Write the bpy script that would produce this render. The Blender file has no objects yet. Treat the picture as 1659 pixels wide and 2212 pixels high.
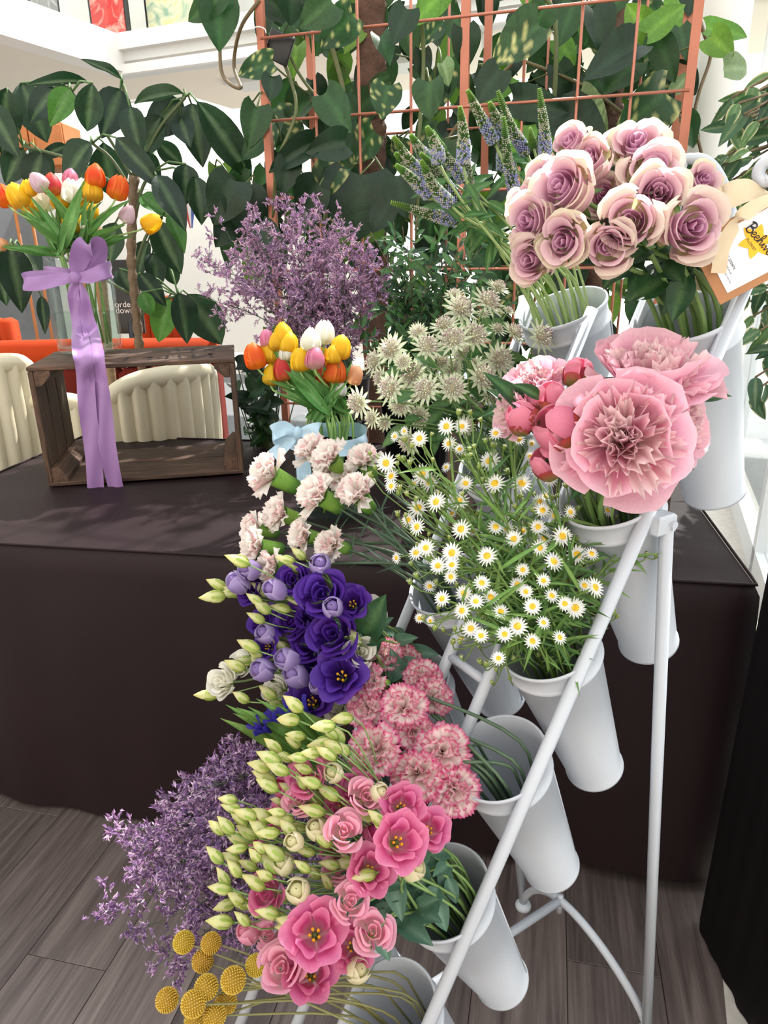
import bpy, math, random
import numpy as np
from mathutils import Vector, Matrix

sc = bpy.context.scene
COL = sc.collection
rng = random.Random(7)
npr = np.random.default_rng(5)

# ------------------------------------------------------------------ camera
FPX, IW, IH = 1540.0, 1659, 2212
PITCH, ROLL, CAMZ = math.radians(20), math.radians(-1.0), 1.38
fw = Vector((0, math.cos(PITCH), -math.sin(PITCH)))
r0 = Vector((1, 0, 0)); u0 = r0.cross(fw)
RT = r0 * math.cos(ROLL) + u0 * math.sin(ROLL)
UP = u0 * math.cos(ROLL) - r0 * math.sin(ROLL)
CAM = Vector((0, 0, CAMZ))
cd = bpy.data.cameras.new('camera'); cam = bpy.data.objects.new('camera', cd); COL.objects.link(cam)
cd.sensor_fit = 'VERTICAL'; cd.sensor_height = 24.0; cd.lens = 24.0 * FPX / IH
cd.clip_start = 0.05; cd.clip_end = 200
cam.matrix_world = Matrix(((RT.x, UP.x, -fw.x, 0), (RT.y, UP.y, -fw.y, 0), (RT.z, UP.z, -fw.z, CAMZ), (0, 0, 0, 1)))
sc.camera = cam
sc.cycles.transparent_max_bounces = 16; sc.cycles.max_bounces = 7; sc.cycles.diffuse_bounces = 3; sc.cycles.glossy_bounces = 3; sc.cycles.transmission_bounces = 4

# ------------------------------------------------------------------ light and exposure
wd_ = bpy.data.worlds.new('world'); sc.world = wd_; wd_.use_nodes = True
bg = wd_.node_tree.nodes['Background']; bg.inputs[0].default_value = (0.965, 0.985, 1.0, 1); bg.inputs[1].default_value = 1.3
sd = bpy.data.lights.new('sun', 'SUN'); sd.energy = 5.5; sd.angle = math.radians(1.0); sd.color = (1, 0.96, 0.9)
sun = bpy.data.objects.new('sun', sd); COL.objects.link(sun)
SUNDIR = Vector((0.42, 0.62, 0.95)).normalized()      # towards the sun: behind the window wall, right of the trellis
sun.rotation_euler = SUNDIR.to_track_quat('Z', 'Y').to_euler()
vs = sc.view_settings; vs.view_transform = 'Standard'; vs.look = 'None'; vs.gamma = 1.0; vs.exposure = 0.6
vs.use_curve_mapping = False

# ------------------------------------------------------------------ pixel helpers (photograph pixels -> world)
def ray(x, y): return fw + RT * ((x - IW / 2) / FPX) - UP * ((y - IH / 2) / FPX)
def atY(x, y, Y): d = ray(x, y); return CAM + d * (Y / d.y)
def onz(x, y, z): d = ray(x, y); return CAM + d * ((z - CAMZ) / d.z)
def onplane(x, y, p, n): d = ray(x, y); return CAM + d * ((p - CAM).dot(n) / d.dot(n))
def pxm(P): return (P - CAM).dot(fw) / FPX            # metres per photograph pixel at P
def face(P, dx, dy, c=1.0):                            # direction: towards the camera, leaning right dx and up dy
    return ((CAM - P).normalized() * c + RT * dx + UP * dy).normalized()

# ------------------------------------------------------------------ colour
def hx(s):
    s = s.lstrip('#'); c = [int(s[i:i + 2], 16) / 255 for i in (0, 2, 4)]
    return np.array([x / 12.92 if x <= 0.04045 else ((x + 0.055) / 1.055) ** 2.4 for x in c])
def lerp(a, b, t): return a + (b - a) * t

# ------------------------------------------------------------------ mesh helpers
class MB:
    def __init__(s): s.V = []; s.F = []; s.C = []; s.n = 0
    def add(s, V, F, C=None):
        V = np.asarray(V, float); s.V.append(V)
        s.F += [tuple(i + s.n for i in f) for f in F]
        if C is None: C = (1, 1, 1)
        C = np.asarray(C, float)
        if C.ndim == 1: C = np.tile(C, (len(V), 1))
        s.C.append(C); s.n += len(V); return s
    def mesh(s, name, mat, smooth=True):
        me = bpy.data.meshes.new(name)
        V = np.concatenate(s.V) if s.V else np.zeros((0, 3))
        me.from_pydata(V.tolist(), [], s.F)
        C = np.concatenate(s.C) if s.C else np.zeros((0, 3))
        at = me.color_attributes.new('Col', 'FLOAT_COLOR', 'POINT')
        at.data.foreach_set('color', np.hstack([C, np.ones((len(C), 1))]).astype(np.float32).ravel())
        if smooth: me.polygons.foreach_set('use_smooth', np.ones(len(me.polygons), bool))
        for m in (mat if isinstance(mat, (list, tuple)) else [mat]): me.materials.append(m)
        me.update(); return me

def gridF(nu, nv, wrap=False):
    F = []
    for j in range(nv - 1):
        for i in range(nu if wrap else nu - 1):
            k = (i + 1) % nu
            F.append((j * nu + i, j * nu + k, (j + 1) * nu + k, (j + 1) * nu + i))
    return F
def tube(P, r, n=6, cap=True):
    P = np.array([tuple(p) for p in P], float); m = len(P)
    R = np.full(m, r) if np.isscalar(r) else np.asarray(r, float)
    T = np.gradient(P, axis=0); T /= np.linalg.norm(T, axis=1)[:, None] + 1e-12
    a = np.array([0, 0, 1.]) if abs(T[0][2]) < .9 else np.array([1., 0, 0])
    V = []
    N = np.cross(T[0], a); N /= np.linalg.norm(N)
    for i in range(m):
        N = N - T[i] * (N @ T[i]); N /= np.linalg.norm(N) + 1e-12
        B = np.cross(T[i], N)
        for k in range(n):
            t = 2 * math.pi * k / n; V.append(P[i] + R[i] * (N * math.cos(t) + B * math.sin(t)))
    F = gridF(n, m, True)
    if cap: F += [tuple(range(n - 1, -1, -1)), tuple(range((m - 1) * n, m * n))]
    return np.array(V), F
def boxm(size, c=(0, 0, 0), bev=0.0):
    sx, sy, sz = [s / 2 for s in size]
    if bev <= 0:
        V = [(x, y, z) for z in (-sz, sz) for y in (-sy, sy) for x in (-sx, sx)]
        F = [(0, 2, 3, 1), (4, 5, 7, 6), (0, 1, 5, 4), (2, 6, 7, 3), (0, 4, 6, 2), (1, 3, 7, 5)]
    else:
        b = bev; V = []
        for z in (-sz, -sz + b, sz - b, sz):
            ins = b if abs(z) == sz else 0
            for (x, y) in ((-sx + ins, -sy + ins), (sx - ins, -sy + ins), (sx - ins, sy - ins), (-sx + ins, sy - ins)): V.append((x, y, z))
        F = [(3, 2, 1, 0), (12, 13, 14, 15)] + gridF(4, 4, True)
    return np.array(V) + np.array(c), F
def lathe(prof, n=32):
    V = [(r * math.cos(2 * math.pi * k / n), r * math.sin(2 * math.pi * k / n), z) for r, z in prof for k in range(n)]
    return np.array(V), gridF(n, len(prof), True)
def ball(r, nu=8, nv=6, c=(0, 0, 0)):
    rx, ry, rz = r if isinstance(r, (tuple, list)) else (r, r, r)
    V = [(rx * math.sin(p) * math.cos(t), ry * math.sin(p) * math.sin(t), -rz * math.cos(p))
         for p in [math.pi * (0.02 + 0.96 * j / (nv - 1)) for j in range(nv)] for t in [2 * math.pi * i / nu for i in range(nu)]]
    return np.array(V) + np.array(c), gridF(nu, nv, True) + [tuple(range(nu - 1, -1, -1)), tuple(range((nv - 1) * nu, nv * nu))]
def xf(V, M): M = np.array(M); return np.asarray(V) @ M[:3, :3].T + M[:3, 3]
def smooth_path(pts, n):
    P = np.array([tuple(p) for p in pts], float); m = len(P)
    Q = np.vstack([2 * P[0] - P[1], P, 2 * P[-1] - P[-2]]); out = []
    for s in np.linspace(0, m - 1 - 1e-9, n):
        i = int(s); t = s - i; a, b, c, d = Q[i], Q[i + 1], Q[i + 2], Q[i + 3]
        out.append(.5 * ((2 * b) + (c - a) * t + (2 * a - 5 * b + 4 * c - d) * t * t + (3 * b - a - 3 * c + d) * t ** 3))
    return np.array(out)
def framez(P, axis, spin=0.0, s=1.0):
    q = Vector(axis).to_track_quat('Z', 'Y').to_matrix().to_4x4()
    return Matrix.Translation(P) @ q @ Matrix.Rotation(spin, 4, 'Z') @ (Matrix.Diagonal((s, s, s, 1)) if np.isscalar(s) else Matrix.Diagonal((*s, 1)))
def frameuv(P, x, z):                                  # local x along x, local z near z
    x = Vector(x).normalized(); y = Vector(z).cross(x).normalized(); z = x.cross(y)
    return Matrix(((x.x, y.x, z.x, P[0]), (x.y, y.y, z.y, P[1]), (x.z, y.z, z.z, P[2]), (0, 0, 0, 1)))

# ------------------------------------------------------------------ object helpers
def obj(name, me, parent=None, M=None, kind=None, label=None):
    o = bpy.data.objects.new(name, me); COL.objects.link(o)
    if parent is not None: o.parent = parent
    if M is not None: o.matrix_basis = M
    if kind: o['kind'] = kind
    if label: o['label'] = label
    return o
def thing(name, label, cat, loc=(0, 0, 0), group=None, M=None):
    o = bpy.data.objects.new(name, None); COL.objects.link(o); o.empty_display_size = 0.02
    o.matrix_basis = M if M is not None else Matrix.Translation(Vector(loc))
    o['label'] = label; o['category'] = cat
    if group: o['group'] = group
    return o
def part(name, mb, mat, parent, M=None, smooth=True, kind=None, label=None):
    return obj(name, mb.mesh(name, mat, smooth), parent, M, kind, label)
def struct(name, mb, mat, smooth=False, label=None, M=None):
    o = obj(name, mb.mesh(name, mat, smooth), None, M, 'structure'); 
    if label: o['label'] = label
    return o
ORD = 'first second third fourth fifth sixth seventh eighth ninth tenth eleventh twelfth thirteenth fourteenth fifteenth sixteenth seventeenth eighteenth nineteenth twentieth'.split()
def where(pts, rows=3, names=('upper', 'middle', 'lower')):
    """a phrase for each point: its row in the bunch and its place from the left in that row"""
    n = len(pts); idx = sorted(range(n), key=lambda i: pts[i][1]); out = [''] * n
    per = math.ceil(n / rows)
    for r in range(rows):
        g = sorted(idx[r * per:(r + 1) * per], key=lambda i: pts[i][0])
        for k, i in enumerate(g):
            if len(g) == 1: w = 'alone'
            elif k == 0: w = 'leftmost'
            elif k == len(g) - 1: w = 'rightmost'
            else: w = ORD[k] + ' from left'
            out[i] = f"{w} in the {names[r]} row"
    return out

# ------------------------------------------------------------------ materials
def mat(name, base=(.8, .8, .8), attr=False, rough=.5, metal=0., trans=0., bump=0., bscale=60., var=0., vscale=8., spec=.5, coat=0., hue=0., stretch=None, sheen=0.):
    m = bpy.data.materials.new(name); m.use_nodes = True; nt = m.node_tree; N, L = nt.nodes, nt.links
    p = N['Principled BSDF']; out = N['Material Output']
    p.inputs['Roughness'].default_value = rough; p.inputs['Metallic'].default_value = metal
    p.inputs['Specular IOR Level'].default_value = spec; p.inputs['Coat Weight'].default_value = coat
    if sheen: p.inputs['Sheen Weight'].default_value = sheen; p.inputs['Sheen Roughness'].default_value = .4
    tc = N.new('ShaderNodeTexCoord'); src = tc.outputs['Object']
    if stretch:
        mp = N.new('ShaderNodeMapping'); mp.inputs['Scale'].default_value = stretch; L.new(src, mp.inputs[0]); src = mp.outputs[0]
    if attr:
        a = N.new('ShaderNodeAttribute'); a.attribute_name = 'Col'; c = a.outputs['Color']
    else:
        a = N.new('ShaderNodeRGB'); a.outputs[0].default_value = (*base, 1); c = a.outputs[0]
    if var or hue:
        h = N.new('ShaderNodeHueSaturation'); L.new(c, h.inputs['Color']); oi = N.new('ShaderNodeObjectInfo')
        no = N.new('ShaderNodeTexNoise'); no.inputs['Scale'].default_value = vscale; no.inputs['Detail'].default_value = 4; L.new(src, no.inputs['Vector'])
        mr = N.new('ShaderNodeMapRange'); mr.inputs[1].default_value = .25; mr.inputs[2].default_value = .75; mr.inputs[3].default_value = 1 - var; mr.inputs[4].default_value = 1 + var
        L.new(no.outputs[0], mr.inputs[0]); L.new(mr.outputs[0], h.inputs['Value'])
        if hue:
            m2 = N.new('ShaderNodeMapRange'); m2.inputs[3].default_value = .5 - hue; m2.inputs[4].default_value = .5 + hue
            L.new(oi.outputs['Random'], m2.inputs[0]); L.new(m2.outputs[0], h.inputs['Hue'])
        c = h.outputs[0]
    L.new(c, p.inputs['Base Color'])
    if bump:
        nb = N.new('ShaderNodeTexNoise'); nb.inputs['Scale'].default_value = bscale; nb.inputs['Detail'].default_value = 3; L.new(src, nb.inputs['Vector'])
        b = N.new('ShaderNodeBump'); b.inputs['Strength'].default_value = bump; b.inputs['Distance'].default_value = .01
        L.new(nb.outputs[0], b.inputs['Height']); L.new(b.outputs[0], p.inputs['Normal'])
    if trans:
        t = N.new('ShaderNodeBsdfTranslucent'); L.new(c, t.inputs[0]); mx = N.new('ShaderNodeMixShader'); mx.inputs[0].default_value = trans
        L.new(p.outputs[0], mx.inputs[1]); L.new(t.outputs[0], mx.inputs[2]); L.new(mx.outputs[0], out.inputs[0])
    return m
def glassmat(name, tint, gl=.08):
    m = bpy.data.materials.new(name); m.use_nodes = True; nt = m.node_tree; N, L = nt.nodes, nt.links
    N.remove(N['Principled BSDF'])
    t = N.new('ShaderNodeBsdfTransparent'); t.inputs[0].default_value = (*tint, 1)
    g = N.new('ShaderNodeBsdfGlossy'); g.inputs[0].default_value = (1, 1, 1, 1); g.inputs[1].default_value = .03
    lw = N.new('ShaderNodeLayerWeight'); lw.inputs[0].default_value = .35
    mr = N.new('ShaderNodeMapRange'); mr.inputs[3].default_value = gl; mr.inputs[4].default_value = .6; L.new(lw.outputs['Facing'], mr.inputs[0])
    pw = N.new('ShaderNodeMath'); pw.operation = 'POWER'; pw.inputs[1].default_value = 2.4; L.new(mr.outputs[0], pw.inputs[0])
    mx = N.new('ShaderNodeMixShader'); L.new(pw.outputs[0], mx.inputs[0]); L.new(t.outputs[0], mx.inputs[1]); L.new(g.outputs[0], mx.inputs[2])
    L.new(mx.outputs[0], N['Material Output'].inputs[0]); return m
def woodmat(name, c1, c2, c3, rough=.6, sx=1.2, sy=26., bump=.25):
    """grain running along local x, shifted for each board"""
    m = bpy.data.materials.new(name); m.use_nodes = True; nt = m.node_tree; N, L = nt.nodes, nt.links; p = N['Principled BSDF']
    p.inputs['Roughness'].default_value = rough
    tc = N.new('ShaderNodeTexCoord'); oi = N.new('ShaderNodeObjectInfo')
    mu = N.new('ShaderNodeVectorMath'); mu.operation = 'SCALE'; cx = N.new('ShaderNodeCombineXYZ')
    L.new(oi.outputs['Random'], cx.inputs[0]); L.new(oi.outputs['Random'], cx.inputs[1]); L.new(cx.outputs[0], mu.inputs[0]); mu.inputs['Scale'].default_value = 37.
    ad = N.new('ShaderNodeVectorMath'); L.new(tc.outputs['Object'], ad.inputs[0]); L.new(mu.outputs[0], ad.inputs[1])
    mp = N.new('ShaderNodeMapping'); mp.inputs['Scale'].default_value = (sx, sy, sy); L.new(ad.outputs[0], mp.inputs[0])
    no = N.new('ShaderNodeTexNoise'); no.inputs['Scale'].default_value = 2.; no.inputs['Detail'].default_value = 8; no.inputs['Distortion'].default_value = .6; L.new(mp.outputs[0], no.inputs['Vector'])
    n2 = N.new('ShaderNodeTexNoise'); n2.inputs['Scale'].default_value = 9.; n2.inputs['Detail'].default_value = 5; L.new(mp.outputs[0], n2.inputs['Vector'])
    mm = N.new('ShaderNodeMix'); mm.inputs[0].default_value = .45; L.new(no.outputs[0], mm.inputs[2]); L.new(n2.outputs[0], mm.inputs[3])
    r = N.new('ShaderNodeValToRGB'); e = r.color_ramp.elements; e[0].position = .33; e[0].color = (*c1, 1); e[1].position = .68; e[1].color = (*c3, 1)
    k = r.color_ramp.elements.new(.5); k.color = (*c2, 1); L.new(mm.outputs[0], r.inputs[0])
    h = N.new('ShaderNodeHueSaturation'); L.new(r.outputs[0], h.inputs['Color']); m2 = N.new('ShaderNodeMapRange'); m2.inputs[3].default_value = .82; m2.inputs[4].default_value = 1.16
    L.new(oi.outputs['Random'], m2.inputs[0]); L.new(m2.outputs[0], h.inputs['Value']); L.new(h.outputs[0], p.inputs['Base Color'])
    b = N.new('ShaderNodeBump'); b.inputs['Strength'].default_value = bump; b.inputs['Distance'].default_value = .003; L.new(mm.outputs[0], b.inputs['Height']); L.new(b.outputs[0], p.inputs['Normal'])
    return m

M = {}
M['white_metal'] = mat('white_enamel', hx('#bfc4cd'), rough=.32, var=.03, vscale=5, bump=.02, bscale=30)
M['cloth'] = mat('brown_cloth', hx('#221518'), rough=.55, var=.14, vscale=3, bump=.06, bscale=22, spec=.2)
M['cloth_dark'] = mat('black_cloth', hx('#120e10'), rough=.75, var=.15, vscale=3, bump=.05, bscale=20, spec=.1)
M['wood'] = woodmat('crate_wood', hx('#2b1e17'), hx('#4d3628'), hx('#70523c'), .72, 2.2, 24)
M['floor'] = woodmat('floor_plank', hx('#3f3533'), hx('#5b504d'), hx('#736763'), .42, .9, 17, .12)
M['wall'] = mat('white_plaster', hx('#f2efe9'), rough=.8, var=.02, vscale=2, bump=.02)
M['warm_wall'] = mat('warm_grey_plaster', hx('#dcd7cf'), rough=.85, var=.04, vscale=2)
M['stencil'] = mat('faded_stencil', hx('#2a1d17'), rough=.8, var=.3, vscale=60)
M['wall2'] = mat('grey_white_paint', hx('#dcdcd8'), rough=.7, var=.02, vscale=2)
M['soffit'] = mat('cream_soffit', hx('#f0e6d6'), rough=.8, var=.03, vscale=1)
M['frame'] = mat('window_frame_white', hx('#e8ebee'), rough=.4, var=.02)
M['stone'] = mat('pale_stone', hx('#c9c3ba'), rough=.7, var=.12, vscale=30, bump=.1, bscale=80)
M['pave'] = mat('pale_paving', hx('#d8d2c8'), rough=.8, var=.1, vscale=3)
M['pane'] = glassmat('window_glass', (.97, .99, .98), .04)
M['glass'] = glassmat('vase_glass', (.93, .96, .95), .06)
M['water'] = glassmat('vase_water', (.88, .93, .90), .03)
M['copper'] = mat('copper_paint', hx('#b9735c'), rough=.35, metal=.35, var=.08, vscale=9)
M['black'] = mat('black_plastic', hx('#141519'), rough=.3, var=.1)
M['petal'] = mat('petal', attr=True, rough=.48, trans=.48, var=.07, vscale=45, bump=.08, bscale=120, spec=.35, hue=.006)
M['leaf'] = mat('leaf', attr=True, rough=.36, trans=.22, var=.2, vscale=14, bump=.12, bscale=40, spec=.4, hue=.012)
M['leaf_matt'] = mat('leaf_matt', attr=True, rough=.5, trans=.2, var=.14, vscale=30, bump=.1, bscale=60, hue=.012)
M['stem'] = mat('stem', attr=True, rough=.5, var=.15, vscale=30, bump=.05)
M['floret'] = mat('floret', attr=True, rough=.6, trans=.25, var=.15, vscale=60, hue=.01)
M['bark'] = mat('bark', attr=True, rough=.85, var=.3, vscale=40, bump=.6, bscale=70)
M['ribbon'] = mat('lilac_satin', hx('#9c75ab'), rough=.36, trans=.12, var=.05, vscale=12, bump=.1, bscale=12, sheen=.3)
M['ribbon_blue'] = mat('blue_satin', hx('#b3d0e2'), rough=.36, trans=.12, var=.05, vscale=12, bump=.1, bscale=12, sheen=.3)
M['ribbon_ivory'] = mat('ivory_satin', hx('#d9c6a6'), rough=.4, trans=.12, var=.04, vscale=12, bump=.06, bscale=12)
M['velvet'] = mat('orange_velvet', hx('#b03a12'), rough=.85, var=.15, vscale=6, spec=.2)
M['velvet_red'] = mat('rust_velvet', hx('#5e1b12'), rough=.9, var=.12, vscale=5, spec=.2)
M['leather'] = mat('cream_leather', hx('#e2d8bd'), rough=.42, var=.05, vscale=8, bump=.1, bscale=25)
M['brass'] = mat('brass', hx('#c9a35c'), rough=.25, metal=.9)
M['kraft'] = mat('kraft_card', hx('#a9764f'), rough=.8, var=.06, vscale=40)
M['card'] = mat('white_card', hx('#eceaf0'), rough=.6, var=.01)
M['ink'] = mat('black_ink', hx('#26282c'), rough=.6)
M['yellow_ink'] = mat('yellow_ink', hx('#f2b41c'), rough=.6)
M['white_ink'] = mat('white_ink', hx('#e8e8e8'), rough=.6)
M['grey_metal'] = mat('grey_wall', hx('#6b6e72'), rough=.6, var=.1)
M['orange_wood'] = mat('orange_wood', hx('#b9703a'), rough=.6, var=.15, vscale=10)

# ------------------------------------------------------------------ the setting
BA = math.radians(20)                                   # the building's turn about the vertical
bu = Vector((math.cos(BA), -math.sin(BA), 0)); bw = Vector((math.sin(BA), math.cos(BA), 0))
def slab(p, ux, ln, uy, wd, z0, z1, mb=None):           # a box from corner p along ux and uy
    mb = mb or MB(); p = Vector((p[0], p[1], 0)); V = []
    for z in (z0, z1):
        for a, b in ((0, 0), (ln, 0), (ln, wd), (0, wd)): q = p + ux * a + uy * b; V.append((q.x, q.y, z))
    return mb.add(V, [(3, 2, 1, 0), (4, 5, 6, 7), (0, 1, 5, 4), (1, 2, 6, 5), (2, 3, 7, 6), (3, 0, 4, 7)])
# floor: base and planks running to the window
FA = math.radians(13); fx = Vector((math.sin(FA), math.cos(FA), 0)); fy = Vector((math.cos(FA), -math.sin(FA), 0))
mb = MB().add([(-6, -1.5, -.02), (6, -1.5, -.02), (6, 9, -.02), (-6, 9, -.02)], [(0, 1, 2, 3)])
floor = struct('floor', mb, M['grey_metal'], label='grey-brown wood plank floor')
PW, PL = .185, 1.3
pm = MB().add(*boxm((PL - .0012, PW - .0012, .02), bev=.0008)).mesh('plank', M['floor'], False)
for i in range(-9, 8):
    for j in range(-1, 3):
        c = fx * (j * PL + (i * .47) % PL) + fy * (i * PW + .02)
        obj('plank', pm, floor, frameuv((c.x, c.y, -.01), fx, (0, 0, 1)))
# pale stone strip under the window wall
WP = Vector((1.60, 2.60, 0))                            # a point on the window wall
mb = slab(WP - bw * 2.6 - bu * .34, bw, 7, bu, .42, -.012, .004); struct('trim_1', mb, M['stone'], label='pale stone strip along the window wall')
# window wall on the right: sill rail, mullions, panes
def glazing(name, p, ux, ln, z0, z1, nbay, label, rails=(.0,), fr=.07):
    uy = Vector((-ux.y, ux.x, 0)); w = slab(p, ux, ln, uy, fr, z0, z0 + .12); slab(p, ux, ln, uy, fr, z1 - .1, z1, w)
    w = struct(name, w, M['frame'], label=label)
    for i in range(nbay + 1): part('mullion', slab(p + ux * (ln * i / nbay - fr / 2), ux, fr, uy, fr, z0, z1), M['frame'], w, smooth=False)
    for r in rails: part('transom', slab(p, ux, ln, uy, fr * .8, z0 + r, z0 + r + .06), M['frame'], w, smooth=False)
    for i in range(nbay): part('pane', slab(p + ux * (ln * i / nbay + fr / 2) + uy * fr * .4, ux, ln / nbay - fr, uy, .008, z0 + .12, z1 - .1), M['pane'], w, smooth=False)
    return w
glazing('window_1', WP - bw * 2.4, bw, 5.4, 0, 4.2, 4, 'tall white framed window wall beside the table', (2.2,))
glazing('window_2', WP + bw * 3.0 - bu * 2.9, bu, 2.9, 0, 4.2, 3, 'tall white framed window behind the copper trellis', (2.2,))
# outdoor paving and a pale low wall beyond the glass
mb = MB().add([(-30, -20, -.16), (60, -20, -.16), (60, 60, -.16), (-30, 60, -.16)], [(0, 1, 2, 3)]); struct('ground', mb, M['pave'], label='pale sunlit paving outside the glass')
# the rest of the room behind and left of the camera
struct('wall_behind', slab((-5, -2.6), Vector((1, 0, 0)), 8, Vector((0, 1, 0)), .1, 0, 4.2), M['warm_wall'], label='warm grey wall behind the camera')
struct('wall_left_near', slab((-4.4, -2.6), Vector((0, 1, 0)), 5.0, Vector((1, 0, 0)), .1, 0, 4.2), M['warm_wall'], label='warm grey wall at the far left')
# white round column between trellis and window
cc = atY(1548, 200, 3.1); mb = MB().add(*lathe([(.088, 0), (.088, 4.2)], 28)); struct('column', mb, M['wall'], True, 'round white column right of the trellis', Matrix.Translation((cc.x, cc.y, 0)))
# mezzanine: two fascias meeting in a corner, soffit, back wall, balustrade
K = atY(262, 75, 7.0); zt = K.z; zb = atY(270, 156, 7.0).z
ma = math.radians(23); mu_ = Vector((math.cos(ma), -math.sin(ma), 0)); mw_ = Vector((math.sin(ma), math.cos(ma), 0))
struct('wall_left', slab(K - mw_ * 6 - mu_ * .2, mw_, 6, mu_, .2, zb, zt), M['wall'], label='white mezzanine front at upper left')
struct('wall_mezzanine', slab(K - mu_ * .2, mu_, 6, mw_, .2, zb, zt), M['wall2'], label='grey white mezzanine edge meeting the left one')
struct('trim_2', slab(K - mu_ * .1 - mw_ * .06, mu_, 6, mw_, .07, zt - .12, zt), M['wall'], label='raised lip along the mezzanine edge')
struct('trim_3', slab(K - mu_ * .1 - mw_ * .04, mu_, 6, mw_, .05, zb - .02, zb + .05), M['wall'], label='lower lip of the mezzanine edge')
struct('ceiling', slab(K - mu_ * 5 - mw_ * 6, mu_, 4.8, mw_, 7.0, zb + .02, zb + .08), M['soffit'], label='cream soffit under the mezzanine')
struct('ceiling_back', slab(K - mu_ * .2, mu_, 6, mw_, 1.9, zb + .02, zb + .08), M['soffit'], label='cream soffit behind the trellis')
struct('wall_back', slab(K - mu_ * 5 + mw_ * 3.6, mu_, 5.9, mw_, .1, 0, zb), M['wall'], label='white back wall under the mezzanine')
struct('wall_upper', slab(K - mu_ * 5 + mw_ * 2.2, mu_, 11, mw_, .1, zt, zt + 3), M['wall'], label='white gallery wall behind the glass balustrade')
struct('wall_upper_side', slab(K - mu_ * 2.0 - mw_ * 6, mw_, 8.2, mu_, .1, zt, zt + 3), M['wall'], label='white gallery side wall')
struct('wall_left_far', slab(K - mu_ * 5 - mw_ * 6, mw_, 9.6, mu_, .1, 0, zb), M['grey_metal'], label='dark grey wall far left under the mezzanine')
for i in range(3):
    part('recess_light', slab(K + mu_ * (.5 + .75 * i) + mw_ * (.7 + .5 * (i % 2)), mu_, .45, mw_, .35, zb - .02, zb + .021), M['wall2'], bpy.data.objects['ceiling_back'], smooth=False)
bal = thing('glass_balustrade', 'clear glass balustrade along the mezzanine edge', 'balustrade', K)
inv = Matrix.Translation(-K)
for i in range(5): part('glass_panel', slab(K - mw_ * (1.2 * i + 1.18) - mu_ * .12, mw_, 1.17, mu_, .012, zt, zt + 1.05), M['pane'], bal, inv, False)
for i in range(4): part('glass_panel', slab(K + mu_ * (1.2 * i), mu_, 1.17, mw_, .012, zt, zt + 1.05), M['pane'], bal, inv, False)
def picture(px, py, Y, w, h, colf, label, ux, nrm):
    P = atY(px, py, Y); t = thing('framed_painting', label, 'painting', P)
    Mx = Matrix(((ux.x, 0, nrm.x, 0), (ux.y, 0, nrm.y, 0), (0, 1, 0, 0), (0, 0, 0, 1)))
    part('frame', MB().add(*boxm((w + .08, h + .08, .04), (0, 0, 0), .01)), M['black'], t, Mx, False)
    part('canvas', MB().add(*boxm((w, h, .01), (0, 0, .024))), colf, t, Mx, False)
    return t
def paintmat(name, a, b, c):
    m = mat(name, a, rough=.6); nt = m.node_tree; N, L = nt.nodes, nt.links
    no = N.new('ShaderNodeTexNoise'); no.inputs['Scale'].default_value = 4; no.inputs['Detail'].default_value = 6; no.inputs['Distortion'].default_value = 1.5
    tc = N.new('ShaderNodeTexCoord'); L.new(tc.outputs['Object'], no.inputs['Vector'])
    r = N.new('ShaderNodeValToRGB'); r.color_ramp.elements[0].color = (*a, 1); r.color_ramp.elements[0].position = .35; r.color_ramp.elements[1].color = (*b, 1); r.color_ramp.elements[1].position = .65
    k = r.color_ramp.elements.new(.5); k.color = (*c, 1); L.new(no.outputs[0], r.inputs[0]); L.new(r.outputs[0], N['Principled BSDF'].inputs['Base Color']); return m
picture(232, 0, 8.6, .42, .62, paintmat('red_painting', hx('#d8473c'), hx('#f0a79a'), hx('#c02f2f')), 'red abstract painting hung above the mezzanine corner', mu_, -mw_)
picture(400, -12, 8.55, .95, .75, paintmat('green_painting', hx('#8fae97'), hx('#d9c878'), hx('#e3e0c0')), 'green and yellow abstract painting behind the balustrade', mu_, -mw_)
picture(85, -25, 7.2, .3, .5, paintmat('grey_painting', hx('#8a8a8a'), hx('#b8b8b8'), hx('#777777')), 'small grey painting on the gallery side wall', -mw_, mu_)

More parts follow.
